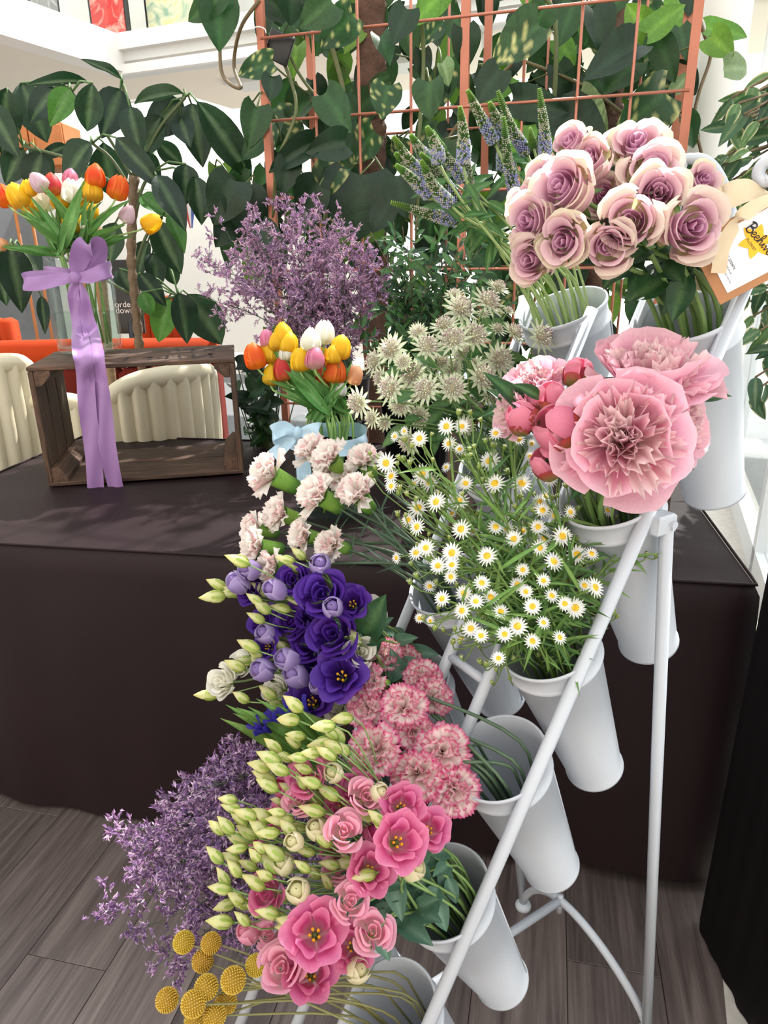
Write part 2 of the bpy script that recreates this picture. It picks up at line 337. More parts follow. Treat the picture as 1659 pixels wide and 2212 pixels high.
# ------------------------------------------------------------------ draped tables
def draped(name, label, FRc, u, w, ln, dp, zt, mat_, rad=.05, amp=.012, seed=1, hem=.02, wrinkle=.011):
    """a cloth pulled over a table: top with wrinkles, skirts with folds to the floor; FRc is the front corner on the +u side"""
    r_ = np.random.default_rng(seed)
    P = []                                              # rounded outline, front-left corner first
    cs = [(-ln, 0), (0, 0), (0, dp), (-ln, dp)]
    n1, n2 = 60, 30
    for k, (a, b) in enumerate(zip(cs, cs[1:] + cs[:1])):
        m = n1 if k % 2 == 0 else n2
        for t in np.linspace(0, 1, m, endpoint=False): P.append((a[0] + (b[0] - a[0]) * t, a[1] + (b[1] - a[1]) * t))
    P = np.array(P); c = np.array([-ln / 2, dp / 2]); m = len(P)
    nxt = np.roll(P, -1, 0) - np.roll(P, 1, 0); nrm = np.stack([nxt[:, 1], -nxt[:, 0]], 1); nrm /= np.linalg.norm(nrm, axis=1)[:, None]
    s = np.cumsum(np.linalg.norm(np.roll(P, -1, 0) - P, axis=1))
    fold = sum(r_.uniform(.3, 1) * np.sin(2 * math.pi * f * s / s[-1] + r_.uniform(0, 6)) for f in (3, 5, 8, 13, 19, 29)) / 2.2
    base = FRc
    def tow(p, z): q = base + u * p[0] + w * p[1]; return (q.x, q.y, z)
    mb = MB(); rows = []
    levels = [0, .006, .02, .06, .15, .3, .45, .6, zt - hem]
    for d in levels:
        out = .012 * min(1, d / .02) + amp * 2.0 * (d / zt) ** .8
        a = amp * (d / zt) ** .7 * 1.6
        hz = hem * .6 * np.sin(s * 2.1 + seed)
        rows += [tow(P[i] + nrm[i] * (out + a * fold[i]), max(.004, zt - d + (hz[i] * d / zt))) for i in range(m)]
    mb.add(rows, gridF(m, len(levels), True))
    gx, gy = 48, 26; V = []
    ph = r_.uniform(0, 6, 6)
    for j in range(gy):
        for i in range(gx):
            a, b = i / (gx - 1), j / (gy - 1); e = min(1, 12 * min(a, 1 - a, b, 1 - b))
            x, y = -ln * (1 - a), dp * b
            wv = np.sin(9 * y + 2.2 * x + 1.3 * np.sin(3 * x + ph[0]) + ph[1]) * .5 + np.sin(23 * y - 3 * x + 2 * np.sin(5 * x + ph[2])) * .3 + np.sin(14 * y + 6 * x + ph[3]) * .3
            V.append(tow((x, y), zt + .0015 + wrinkle * wv * e * (.35 + .65 * a ** 2)))
    mb.add(V, gridF(gx, gy))
    t = thing(name, label, 'table', tow((-ln / 2, dp / 2), 0)); inv = Matrix.Translation(-Vector(tow((-ln / 2, dp / 2), 0)))
    part('tablecloth', mb, mat_, t, inv)
    ring = [tow(P[i] + nrm[i] * .004, zt + .003) for i in range(m)] ; ring.append(ring[0])
    part('piping', MB().add(*tube(ring, .0035, 6, False)), mat_, t, inv)
    return t
TA = math.radians(10); tu = Vector((math.cos(TA), -math.sin(TA), 0)); tw = Vector((math.sin(TA), math.cos(TA), 0))
draped('draped_table', 'long table under a floor-length dark brown cloth', onz(1630, 1265, .75), tu, tw, 2.05, 1.0, .75, M['cloth'], seed=3)
p_ = onz(1540, 2030, 0)
draped('draped_plinth', 'narrow table under a black cloth at the right edge', p_ + Vector((.5, -.28, 0)), Vector((1, -.02, 0)), Vector((.02, 1, 0)), .5, .3, .95, M['cloth_dark'], seed=8, amp=.006)

# ------------------------------------------------------------------ crates
def crate(label, FL, FR, dp, h, th=.012, marks=None):
    ux = (FR - FL); ln = ux.length; ux.normalize(); uy = Vector((-ux.y, ux.x, 0))
    t = thing('wooden_crate', label, 'crate', FL); t.matrix_basis = frameuv(FL, ux, (0, 0, 1))
    def plank(sz, c, along, name='plank'):
        m_ = MB().add(*boxm((sz[0], sz[1], sz[2]), bev=.002))
        R = {'x': Matrix.Identity(4), 'y': Matrix.Rotation(math.pi / 2, 4, 'Z'), 'z': Matrix.Rotation(-math.pi / 2, 4, 'Y')}[along]
        part(name, m_, M['wood'], t, Matrix.Translation(c) @ R @ Matrix.Rotation(rng.uniform(-.006, .006), 4, 'Z'), False)
    w2 = dp / 2
    for k in range(2):
        plank((ln, w2 - .006, th), (ln / 2, w2 * (k + .5), h - th / 2), 'x')
        plank((ln, w2 - .006, th), (ln / 2, w2 * (k + .5), th / 2), 'x')
    for x in (.008, ln - .008):
        for k in range(3):
            plank((h - 2 * th - .002, .015, dp / 3 - .008), (x, dp / 3 * (k + .5), h / 2), 'z') if False else \
            part('plank', MB().add(*boxm((h - 2 * th - .002, dp / 3 - .007, .014), bev=.002)), M['wood'], t, Matrix.Translation((x, dp / 3 * (k + .5), h / 2)) @ Matrix.Rotation(-math.pi / 2, 4, 'Y'), False)
    for x, sx in ((.016, 1), (ln - .016, -1)):          # the triangular blocks in the corners run front to back
        for z, sz in ((th, 1), (h - th, -1)):
            a = .042
            V = []
            for y in (.006, dp - .02):
                for q in ((0, 0), (a, 0), (a, a * .35), (a * .35, a), (0, a)): V.append((x + sx * q[0], y, z + sz * q[1]))
            F = [(0, 1, 6, 5), (1, 2, 7, 6), (2, 3, 8, 7), (3, 4, 9, 8), (4, 0, 5, 9), (4, 3, 2, 1, 0), (5, 6, 7, 8, 9)]
            Vn = np.array(V); m_ = MB(); m_.add(Vn[:, [1, 0, 2]] * np.array([1, -1, 1]), [f[::-1] for f in F] if sx * sz > 0 else F)
            part('corner_block', m_, M['wood'], t, Matrix.Rotation(math.pi / 2, 4, 'Z'), False)
    if marks:
        m_ = MB()                                       # worn stencil strokes on the top boards, too faded to read
        for x, y, w, l, a in marks: V, F = boxm((w, l, .0006)); m_.add(xf(V, Matrix.Translation((x * ln, y * dp, h + .0002)) @ Matrix.Rotation(a, 4, 'Z')), F)
        part('stencil_marks', m_, M['stencil'], t, None, False)
    return t
CFL, CFR, CH, CD = onz(103, 1053, .756), onz(527, 1023, .756), .345, .35
crate('dark wooden fruit crate lying on its side under the tulip vase', CFL, CFR, CD, CH, marks=[(.45, .26, .012, .075, 0), (.56, .28, .03, .012, 0), (.57, .22, .012, .07, .1), (.63, .3, .035, .012, .1), (.64, .2, .035, .012, -.1), (.655, .25, .01, .08, 0), (.7, .28, .03, .014, 0), (.72, .24, .01, .09, .1), (.79, .25, .011, .1, .05), (.85, .26, .01, .1, -.5), (.88, .26, .01, .1, .1), (.62, .72, .03, .012, 0), (.69, .7, .012, .07, .2), (.75, .74, .035, .012, .1), (.77, .68, .01, .07, 0), (.84, .72, .01, .1, .6), (.88, .72, .01, .1, -.5)])
c2 = onz(1440, 1168, .756); crate('dark wooden crate behind the peony bucket', c2 - tu * .5, c2, .36, .30)

# ------------------------------------------------------------------ the tiered flower stand
Lf, Rf = onz(1130, 1960, 0), onz(1395, 2235, 0)
swd = (Rf - Lf).normalized(); sdd = Vector((-swd.y, swd.x, 0))
KS, KB = .513, -.725
sld = (sdd * KS + Vector((0, 0, 1))).normalized(); SP0 = Rf + sdd * KB
def lad(o, l): return SP0 + swd * o + sld * l           # a point on the ladder: across, along
OFF = [-.340, -.217, -.131, 0.0]; ROWS = [1.457, 1.212, 1.003, .832, .630, .443]
stand = thing('flower_stand', 'white tubular metal folding stand holding tiers of buckets', 'stand', SP0)
sinv = Matrix.Translation(-SP0); TR = .0088
def pipe(name, pts, r=TR, n=10): return part(name, MB().add(*tube(pts, r, n)), M['white_metal'], stand, sinv)
TOPS = [1.46, 1.46, 1.56, 1.56]
for o, tp in zip(OFF, TOPS): pipe('rail', [lad(o, .0), lad(o, .7), lad(o, tp)])
for l in (.15, .55, .91, 1.33): pipe('cross_bar', [lad(OFF[1], l), lad(OFF[2], l)], .0068)
for l in (.08,): pipe('cross_bar', [lad(OFF[0], l), lad(OFF[3], l)], .0068)
# scrolls at the top of the nearer ladder
pT = lad(OFF[2], 1.56); tgt = [onplane(*q, pT, (CAM - pT).normalized()) for q in ((1484, 348), (1515, 326), (1548, 336), (1572, 368), (1588, 410), (1600, 460))]
pipe('scroll', smooth_path([lad(OFF[2], 1.5), pT] + [p + fw * .02 for p in tgt] + [lad(OFF[3], 1.52)], 40), .0072)
pR = lad(OFF[3], 1.56); tg = [onplane(*q, pR, (CAM - pR).normalized()) for q in ((1690, 400), (1668, 350), (1645, 358), (1638, 380), (1650, 392), (1662, 386))]
pipe('scroll', smooth_path([pR] + tg, 30), .0072)
HL = 1.19                                               # hinge height along the rails
hR, hL = lad(0, HL), lad(OFF[0], HL)
for h_, f_, o_ in ((hR, Rf, .012), (hL, Lf, -.012)):
    a = h_ + sdd * .03 + swd * o_
    pipe('rear_leg', [a, f_ + Vector((0, 0, .012))], TR)
    part('foot_cap', MB().add(*lathe([(.0, 0), (.017, 0), (.018, .008), (.013, .016), (.0, .018)], 16)), M['white_metal'], stand, Matrix.Translation(f_ - SP0))
    br = MB(); br.add(*boxm((.034, .022, .026), (.012, 0, 0), .003)); br.add(*tube([(.02, -.016, 0), (.02, .016, 0)], .0055, 8))
    part('hinge_bracket', br, M['white_metal'], stand, sinv @ frameuv(h_ + sdd * .012 + swd * o_ * .6, sdd, (0, 0, 1)), False)
# arched tie between the rear feet, brace to the ladder
mid = (Lf + Rf) / 2; arch = [Lf.lerp(Rf, t) + Vector((0, 0, .02 + .17 * math.sin(math.pi * t) ** .8)) - sdd * .05 * math.sin(math.pi * t) for t in np.linspace(0, 1, 24)]
pipe('arched_tie', arch, .0078)
jn = Lf.lerp(Rf, .42) + Vector((0, 0, .19)) - sdd * .05
pipe('brace', [arch[10], lad(-.17, .24)], .0082)
part('bolt', MB().add(*tube([arch[10] + Vector((0, 0, -.03)), arch[10] + Vector((0, 0, .012))], .0055, 8)), M['white_metal'], stand, sinv)
BT = math.radians(25); bax = (sdd * math.sin(BT) - Vector((0, 0, 1)) * math.cos(BT)).normalized()   # from rim to bottom
BR, BB, BLN = .066, .041, .285
bm_ = [(BR - .0035, 0), (BR, .0012), (BR + .0012, -.001), (BR + .001, -.004)]
prof = [(BB - .003, BLN - .004), (BR - .004, .03), (BR - .002, .0), (BR + .0005, -.0022), (BR + .002, .0), (BR + .0015, .004), (BR - .001, .006), (BR - .002, .026),
        (BR - .0005, .028), (BR + .001, .031), (BR - .0005, .034), (BR - .0035, .036), (BB + .0005, BLN - .006), (BB + .003, BLN - .004), (BB + .003, BLN + .0005), (BB, BLN + .001), (.001, BLN - .004)]
prof = [(.001, BLN - .012), (BB - .004, BLN - .012)] + prof[1:]
buckm = MB().add(*lathe(prof, 48)).mesh('bucket_body', M['white_metal'])
seam = MB().add(*tube([(BR - .0022, 0, .038), (BB + .001, 0, BLN - .006)], .0016, 6)).mesh('bucket_seam', M['white_metal'])
BUCK = {}
CONT = {(1, 0): 'mauve roses', (1, 1): 'pink peonies', (1, 2): 'white asters', (1, 3): 'pink-edged carnations', (1, 4): 'pink lisianthus', (1, 5): 'yellow craspedia',
        (0, 0): 'blue veronica', (0, 1): 'pale astrantia', (0, 2): 'cream carnations', (0, 3): 'purple lisianthus', (0, 4): 'lilac limonium', (0, 5): 'nothing, lowest of its row'}
for (c, r), what in CONT.items():
    A = lad((OFF[2] + OFF[3]) / 2 if c else (OFF[0] + OFF[1]) / 2, ROWS[r]) + sdd * .004
    t = thing('flower_bucket', f'tapered white metal bucket holding {what}', 'bucket', A, 'white buckets on the stand')
    Mb = framez((0, 0, 0), bax, rng.uniform(-.3, .3) + (2.2 if c else 2.6))
    obj('body', buckm, t, Mb); obj('seam', seam, t, Mb)
    BUCK[(c, r)] = A
# ------------------------------------------------------------------ petals, leaves, stems
def profile(pts, n=48):
    P = smooth_path([(a, b, 0) for a, b in pts], n)[:, :2]; t = np.linspace(0, 1, n)
    return lambda v: (np.interp(v, t, P[:, 0]), np.interp(v, t, P[:, 1]))
def pcol(base, midc, tip, edge=None, k=.8, pw=5):
    base, midc, tip = [np.asarray(c, float) for c in (base, midc, tip)]; edge = tip if edge is None else np.asarray(edge, float)
    def f(u, v):
        t = v[:, None]; c = np.where(t < .5, base + (midc - base) * t * 2, midc + (tip - midc) * (t - .5) * 2)
        e = np.clip(np.maximum(v ** pw, np.abs(u) ** (pw + 2)), 0, 1)[:, None] * k
        return c + (edge - c) * e
    return f
def revpetal(pf, half, phi=0., nu=7, nv=8, tr=.22, ruf=0., fq=4., flare=0., twist=0., col=None, seed=0, lift=0., curl=0.):
    """a petal cut from a surface of revolution (r,z profile pf) about z"""
    r_ = np.random.default_rng(seed); u, v = np.meshgrid(np.linspace(-1, 1, nu), np.linspace(0, 1, nv)); u, v = u.ravel(), v.ravel()
    ve = v * (1 - tr * np.abs(u) ** 2.4); r, z = pf(ve)
    ph = phi + half * u * (.45 + .55 * np.sqrt(ve)) + twist * ve
    a, b = r_.uniform(0, 6, 2)
    r = r + flare * np.abs(u) ** 2 * ve ** 2 + ruf * ve ** 3 * np.sin(fq * u + a) + curl * np.clip(ve - .8, 0, 1) * 5 * (1 - .3 * np.abs(u))
    z = z + ruf * .8 * ve ** 3 * np.sin(fq * 1.3 * u + b) + lift * u * ve
    V = np.stack([r * np.cos(ph), r * np.sin(ph), z], 1)
    return V, gridF(nu, nv), (col(u, v) if col else None)
def fanpetal(L, W, e0, e1, phi=0., nu=7, nv=6, amp=0., fq=6., serr=0., cup=0., col=None, seed=0, wpow=.7, tip=.0, r0=0., z0=0., tipw=1.):
    """a petal leaving the axis at elevation e0 and ending at e1 (radians); tip>0 points it, serr frays its edge"""
    r_ = np.random.default_rng(seed); nvv = np.linspace(0, 1, nv) ** (.7 if serr > .03 else 1); el = e0 + (e1 - e0) * nvv
    R = r0 + np.concatenate([[0], np.cumsum(np.cos(el[:-1]) * L / (nv - 1))]); Z = z0 + np.concatenate([[0], np.cumsum(np.sin(el[:-1]) * L / (nv - 1))])
    u, j = np.meshgrid(np.linspace(-1, 1, nu), np.arange(nv)); u, j = u.ravel(), j.ravel(); v = nvv[j]
    w = W / 2 * (v ** wpow) * np.where(v > .55, 1 - tip * ((v - .55) / .45) ** 1.6, 1)
    w = np.maximum(w, W * .04); a = r_.uniform(0, 6)
    n = amp * v ** 2 * (np.sin(fq * u + a) + .5 * np.sin(fq * 2.1 * u + 2 * a)) + cup * u * u * v
    zig = serr * L * v ** 3 * (np.where(np.arange(nu) % 2 == 0, 1, -1)[None, :].repeat(nv, 0).ravel() + r_.uniform(-.6, .6, nu)[None, :].repeat(nv, 0).ravel())
    rnd = -L * .16 * (1 - tip) * np.abs(u) ** 3 * v
    d = zig + rnd; rr = R[j] + np.cos(el[j]) * d - np.sin(el[j]) * n; zz = Z[j] + np.sin(el[j]) * d + np.cos(el[j]) * n
    t = u * w * tipw; c, s = math.cos(phi), math.sin(phi)
    return np.stack([rr * c - t * s, rr * s + t * c, zz], 1), gridF(nu, nv), (col(u, v) if col else None)
def leafgeo(W, fold=.25, droop=.3, nu=5, nv=9, kind='ovate', c=None, rib=None, edge=None, wav=0., seed=0, vein=0.):
    """unit-length leaf along +x, blade in xy, upper side +z"""
    u, v = np.meshgrid(np.linspace(-1, 1, nu), np.linspace(0, 1, nv)); u, v = u.ravel(), v.ravel()
    w = {'ovate': np.sin(np.pi * np.clip(v, 0, 1) ** .8) ** .8 * (1 - .25 * v), 'heart': np.sin(np.pi * np.clip(v * .93 + .07, 0, 1) ** .62) ** .75,
         'lance': np.sin(np.pi * v ** .75) ** .9 * (1 - .3 * v), 'obov': np.sin(np.pi * v ** 1.1) ** .75, 'strap': np.minimum(1, 6 * v + .35) * np.clip((1 - v) * 2.6, 0, 1) ** .6}[kind]
    w = np.maximum(w, .012); x = v - (.13 * np.abs(u) ** 1.5 * np.clip(1 - v * 2.6, 0, 1) if kind == 'heart' else 0)
    z = fold * W * np.abs(u) * w - droop * v ** 2 + wav * np.sin(7 * v + seed) * np.abs(u) * w * W
    z = z - vein * W * np.abs(u) * np.abs(np.sin(v * 22))
    y = u * w * W / 2
    C = None
    if c is not None:
        c = np.asarray(c); C = np.tile(c, (len(u), 1)); C = np.where((np.abs(u) < .1)[:, None], np.asarray(rib if rib is not None else c), C)
        if edge is not None: C = np.where(((np.abs(u) > .72) & (np.sin(v * 31 + u * 3 + seed) > -.6))[:, None], np.asarray(edge), C)
    return np.stack([x, y, z], 1), gridF(nu, nv), C
def leafmesh(name, mt, **k): return MB().add(*leafgeo(**k)).mesh(name, mt)
def leafM(B, T, wscale=1.0, nrm=None):
    """matrix that lays a unit leaf from B to T, upper side towards nrm (default the camera and the sky)"""
    B, T = Vector(B), Vector(T); x = T - B; L = x.length; x.normalize()
    n = Vector(nrm) if nrm is not None else ((CAM - B).normalized() + Vector((0, 0, .6)))
    y = n.cross(x).normalized(); z = x.cross(y)
    return Matrix(((x.x * L, y.x * L * wscale, z.x * L, B.x), (x.y * L, y.y * L * wscale, z.y * L, B.y), (x.z * L, y.z * L * wscale, z.z * L, B.z), (0, 0, 0, 1)))
def hermite(P0, T0, P1, T1, n):
    P0, T0, P1, T1 = [np.array(tuple(p)) for p in (P0, T0, P1, T1)]; o = []
    for t in np.linspace(0, 1, n):
        o.append((2 * t ** 3 - 3 * t ** 2 + 1) * P0 + (t ** 3 - 2 * t ** 2 + t) * T0 + (-2 * t ** 3 + 3 * t ** 2) * P1 + (t ** 3 - t ** 2) * T1)
    return np.array(o)
def in_bucket(key, f=.75, deep=.7):
    """a crossing point in the rim of a bucket and an end point near its bottom"""
    A = BUCK[key]; e1 = swd; e2 = bax.cross(e1).normalized()
    a, q = rng.uniform(0, 6.28), math.sqrt(rng.uniform(.02, 1)) * f
    off = e1 * math.cos(a) + e2 * math.sin(a)
    return A + off * (BR * q), A + bax * (BLN * deep) + off * (BB * q * .8)
def stem_path(P, axis, Q, E, k=.5, n=9):
    d = (Vector(Q) - Vector(P)).length
    a = hermite(P, -Vector(axis) * d * k, Q, (Vector(E) - Vector(Q)).normalized() * d * .9, n)
    return np.vstack([a, np.array(tuple(E))[None]])
G = {k: hx(v) for k, v in dict(stem='#6f8c4a', dstem='#4c6350', lime='#a9c25a', leaf='#2f5a2c', dark='#1f3f24', tulip='#5f8f45', olive='#6f7f3f', grey='#7f9a86').items()}
def flower(name, label, cat, group, blooms, key=None, QE=None, r=.0025, stemc=G['stem'], k=.5, extra=None):
    """one cut stem: blooms = [(meshes, P, axis, spin, scale)], each mesh a part; the stem runs into its bucket or vase"""
    Q, E = QE if QE else in_bucket(key)
    t = thing(name, label, cat, E, group); inv = Matrix.Translation(-Vector(E))
    mb = MB(); P0, ax0 = blooms[0][1], blooms[0][2]
    main = stem_path(P0, ax0, Q, E, k); mb.add(*tube(main, [r * .8] * 3 + [r] * (len(main) - 3), 6), stemc)
    for b in blooms[1:]:
        j = 4 if len(b) < 6 else b[5]; J = main[min(j, len(main) - 2)]; d = (Vector(J) - b[1]).length
        mb.add(*tube(hermite(b[1], -Vector(b[2]) * d * .6, J, Vector(main[j + 1] - main[j]).normalized() * d * .5, 7), r * .55, 5), stemc)
    part('stem', mb, M['stem'], t, inv)
    for b in blooms:
        Mx = inv @ framez(b[1], b[2], b[3], b[4])
        first = None
        for nm, me in b[0]:
            if nm.startswith('>') and first is not None: obj(nm[1:], me, first)
            else:
                o = obj(nm.lstrip('>'), me, t, Mx)
                if first is None: first = o
    if extra: extra(t, inv, main)
    return t
def add_leaf(t, inv, me, B, T, ws=1.0, nrm=None, name='leaf'): return obj(name, me, t, inv @ leafM(B, T, ws, nrm))

# ------------------------------------------------------------------ blooms
def make_rose(seed, op=1.0, green=.5):
    r_ = random.Random(seed); out = []
    mauve, rose, pale, cream = hx('#c98fb2'), hx('#dba6c0'), hx('#ecccd2'), hx('#ece9c6')
    cream = lerp(pale, cream, .55 + .45 * green)
    hc = pcol(mauve * .75, mauve, rose, hx('#ecc6d4'), .8, 8)
    mb = MB()
    for i in range(7):                                  # the tight whorl in the heart
        rr = .045 + .028 * i; z = .70 - .012 * i
        mb.add(*revpetal(profile([(rr * .6, .15), (rr * .95, .4), (rr, z - .1), (rr * 1.06, z)]), 1.25, i * 2.4 + r_.uniform(-.2, .2), 9, 6, .1, .012, 3, .02, .25, hc, seed * 31 + i))
    out.append(('petal_whorl', mb.mesh('petal_whorl', M['petal'])))
    mc = pcol(mauve, rose, hx('#e2b4c4'), hx('#f2d6d8'), .85, 7)
    for i in range(5):
        rr = .25 + .02 * i; z = .70 - .02 * i
        out.append(('petal', MB().add(*revpetal(profile([(.05, .02), (rr * .85, .16), (rr * 1.02, .42), (rr * .98, z - .12), (rr * 1.12 * op, z)]), 1.0, i * 2.25 + r_.uniform(-.2, .2), 9, 8, .16, .018, 3.5, .03, .1, mc, seed * 37 + i, curl=.035)).mesh('petal', M['petal'])))
    oc = pcol(lerp(rose, cream, .6), lerp(pale, rose, .35), pale, cream, .95, 3.2)
    for i in range(6):
        rr = .37 + .016 * i; z = .68 - .03 * i
        out.append(('petal', MB().add(*revpetal(profile([(.05, 0), (rr * .8, .08), (rr * 1.08, .34), (rr * 1.0, z - .14), (rr * 1.16, z)]), .88, i * 1.05 * 2.0 + r_.uniform(-.25, .25), 9, 9, .2, .03, 4, .05, 0, oc, seed * 41 + i, curl=.07 + .02 * r_.random())).mesh('petal', M['petal'])))
    gc = pcol(cream, cream * np.array([.95, 1.02, .9]), hx('#cfc99a'), hx('#c3c084'), .9, 3)
    for i in range(3):                                  # tired guard petals bent back
        out.append(('petal', MB().add(*fanpetal(.52, .56, 1.0 + r_.uniform(-.2, .2), .1 + r_.uniform(-.3, .3), i * 2.1 + r_.uniform(-.4, .4), 9, 7, .03, 5, .02, .12, gc, seed * 43 + i, .55)).mesh('petal', M['petal'])))
    mb = MB()
    for i in range(5): mb.add(*fanpetal(.42, .12, -.1, -1.0 + r_.uniform(0, .8), i * 1.257, 3, 6, 0, 1, 0, 0, pcol(G['leaf'], G['lime'] * .7, G['leaf']), i, .3, .95))
    mb.add(*ball((.09, .09, .08), 8, 5, (0, 0, -.03)), G['stem']); out.append(('calyx', mb.mesh('calyx', M['leaf'])))
    return out
ROSE = [make_rose(i, 1 + .12 * (i % 3), (i * .37) % 1) for i in range(4)]

def make_peony(seed, full=True):
    r_ = random.Random(seed); out = []
    p1, p2, p3 = hx('#f596b8'), hx('#f7a8c6'), hx('#fcc8da')
    oc = pcol(hx('#f6c0cc'), p2, p3, hx('#fbd3df'), .7, 6)
    for i in range(9):
        ring = i < 5; a = i * (2 * math.pi / 5) + (.5 if not ring else 0) + r_.uniform(-.2, .2)
        out.append(('petal', MB().add(*fanpetal(.56 if ring else .5, .56, (.05 if ring else .4) + r_.uniform(-.15, .2), (.75 if ring else 1.25) + r_.uniform(-.3, .3), a, 11, 9, .022, 4, .008, .12, oc, seed * 11 + i, .5, 0., .02, 0)).mesh('petal', M['petal'])))
    ic = pcol(p1, hx('#f6a4c2'), hx('#fbc4d6'), hx('#fddde2'), .7, 4)
    cc_ = pcol(hx('#fbdcc8'), hx('#fbccd2'), hx('#fcd4de'), hx('#fdeae6'), .7, 4)
    for i in range(40):
        t = i / 39; a = i * 2.399; e = lerp(1.5, .6, t) + r_.uniform(-.2, .2)
        out.append(('ruffle_petal', MB().add(*fanpetal(.26 + .10 * t + .05 * r_.random(), .13 + .11 * r_.random(), e, e + r_.uniform(-.5, .6), a, 9, 6, .035, 6, .06, .03, ic if r_.random() < .5 else cc_, seed * 17 + i, .45, 0, .01 + .17 * t, .06 * (1 - t))).mesh('ruffle_petal', M['petal'])))
    mb = MB()
    for i in range(26): a = r_.uniform(0, 6.28); q = r_.uniform(.1, .3); mb.add(*fanpetal(.36, .012, 1.1 - q * 2, 1.2 - q * 4, a, 2, 5, 0, 1, 0, 0, pcol(hx('#f0d29a'), hx('#f6dccb'), hx('#f8c9d4')), i, .1, .5, q * .4, .05))
    out.append(('stamens', mb.mesh('stamens', M['petal'])))
    mb = MB()
    for i in range(4): mb.add(*fanpetal(.3, .2, -.3, .4, i * 1.57, 5, 5, 0, 1, 0, 0, pcol(G['leaf'], G['olive'], hx('#8a4a3a')), i, .4, .7))
    mb.add(*ball((.08, .08, .08), 8, 5, (0, 0, -.04)), G['stem']); out.append(('calyx', mb.mesh('calyx', M['leaf'])))
    return out
PEONY = [make_peony(1), make_peony(2)]
def make_peony_bud(seed):
    r_ = random.Random(seed); out = []
    oc = pcol(hx('#b8455f'), hx('#e58aa6'), hx('#f3a9bd'), hx('#e0708f'), .4, 5)
    for i in range(6):
        rr = .40 + .015 * i
        out.append(('petal', MB().add(*revpetal(profile([(.06, 0), (rr * .9, .16), (rr * 1.05, .45), (rr * .8, .78), (.12 + .03 * i, .95 - .02 * i)]), .95, i * 2.1 + r_.uniform(-.2, .2), 7, 8, .12, .01, 3, 0, 0, oc, seed * 7 + i)).mesh('petal', M['petal'])))
    mb = MB(); sc_ = pcol(hx('#5f6a35'), hx('#747a3c'), hx('#a33a3a'), hx('#b03a44'), .8, 3)
    for i in range(4):
        rr = .47; mb.add(*revpetal(profile([(.05, -.04), (rr * .92, .1), (rr * 1.06, .38), (rr * 1.0, .58)]), .75, i * 1.6 + .3, 7, 6, .35, 0, 3, 0, 0, sc_, i))
    out.append(('sepals', mb.mesh('sepals', M['leaf']))); return out
PBUD = [make_peony_bud(1), make_peony_bud(2)]

TUL = {'yellow': ('#c9a23a', '#f0c21c', '#f7d32a', '#ffe04a'), 'white': ('#cfd0a0', '#efeee2', '#f6f5ee', '#ffffff'), 'red': ('#e0b04a', '#cf3a3a', '#d9404a', '#ee8a3a'),
       'orange': ('#e8a22a', '#e2561f', '#ee6a24', '#f8a23a'), 'pink': ('#e3d3b8', '#d77a9a', '#e08aaa', '#efb0c0'), 'lilac': ('#e0dcc8', '#d7bcc9', '#e2c9d2', '#f0dde2'), 'peach': ('#d9c08a', '#e2a878', '#ecb890', '#f3d0b0')}
def make_tulip(col, seed, op):
    a, b, c, d = [hx(x) for x in TUL[col]]; out = []; r_ = random.Random(seed); f = pcol(a, b, c, d, .5, 6)
    for i in range(6):
        inn = i >= 3; rr = .37 if inn else .41; tp = (.05 + .16 * op)
        out.append(('petal', MB().add(*revpetal(profile([(.04, 0), (rr * .88, .1), (rr * 1.02, .36), (rr * (.78 + .2 * op), .7), (tp, 1.0 if not inn else .96)]), .98, i * 2.094 + (1.047 if inn else 0) + r_.uniform(-.1, .1), 7, 10, .42, .01, 3, 0, 0, f, seed * 13 + i)).mesh('petal', M['petal'])))
    return out
TULIP = {c: [make_tulip(c, 3 + i, i * .6) for i in range(2)] for c in TUL}

def make_carnation(seed, pale):
    r_ = random.Random(seed); out = []
    if pale: oc = pcol(hx('#faf2e0'), hx('#fffaf2'), hx('#fffdf8'), hx('#ffeeea'), .6, 8); ic = pcol(hx('#f07a9c'), hx('#fde2da'), hx('#fff8f0'), hx('#f5a8bc'), .6, 9)
    else: oc = pcol(hx('#fdf4ea'), hx('#fff4ee'), hx('#fff0ec'), hx('#e24a90'), 1., 22); ic = pcol(hx('#fbc0cc'), hx('#fde6e0'), hx('#fff2ee'), hx('#e24a90'), 1., 18)
    for i in range(9):
        a = i * .698 + r_.uniform(-.15, .15); e = (.0 if not pale else .65) + r_.uniform(-.2, .25) + (.25 if i % 2 else 0)
        out.append(('petal', MB().add(*fanpetal(.47, .52, e + .5, e - .1, a, 13, 7, .045, 7, .045, 0, oc, seed * 19 + i, .8, 0, .03, .05)).mesh('petal', M['petal'])))
    mb = MB()
    for i in range(17):
        t = i / 16; a = i * 2.399; e = lerp(1.5, .55, t) + r_.uniform(-.25, .25); mb.add(*fanpetal(.27 + .17 * t + .05 * r_.random(), .38, e, e - .35, a, 13, 7, .06, 6, .045, 0, ic if t < .7 else oc, seed * 23 + i, .8, 0, .02 + .06 * t, .06))
    out.append(('inner_petals', mb.mesh('inner_petals', M['petal'])))
    mb = MB(); g1, g2 = hx('#5c8a3a'), hx('#86b04a')
    mb.add(*lathe([(.05, -.5), (.15, -.44), (.17, -.2), (.19, .05), (.21, .10)], 12), np.repeat(np.array([g1, g1, g2, g2, g1]), 12, 0)); out.append(('calyx', mb.mesh('calyx', M['leaf_matt'])))
    return out
CARN = {True: [make_carnation(i, True) for i in range(3)], False: [make_carnation(10 + i, False) for i in range(3)]}

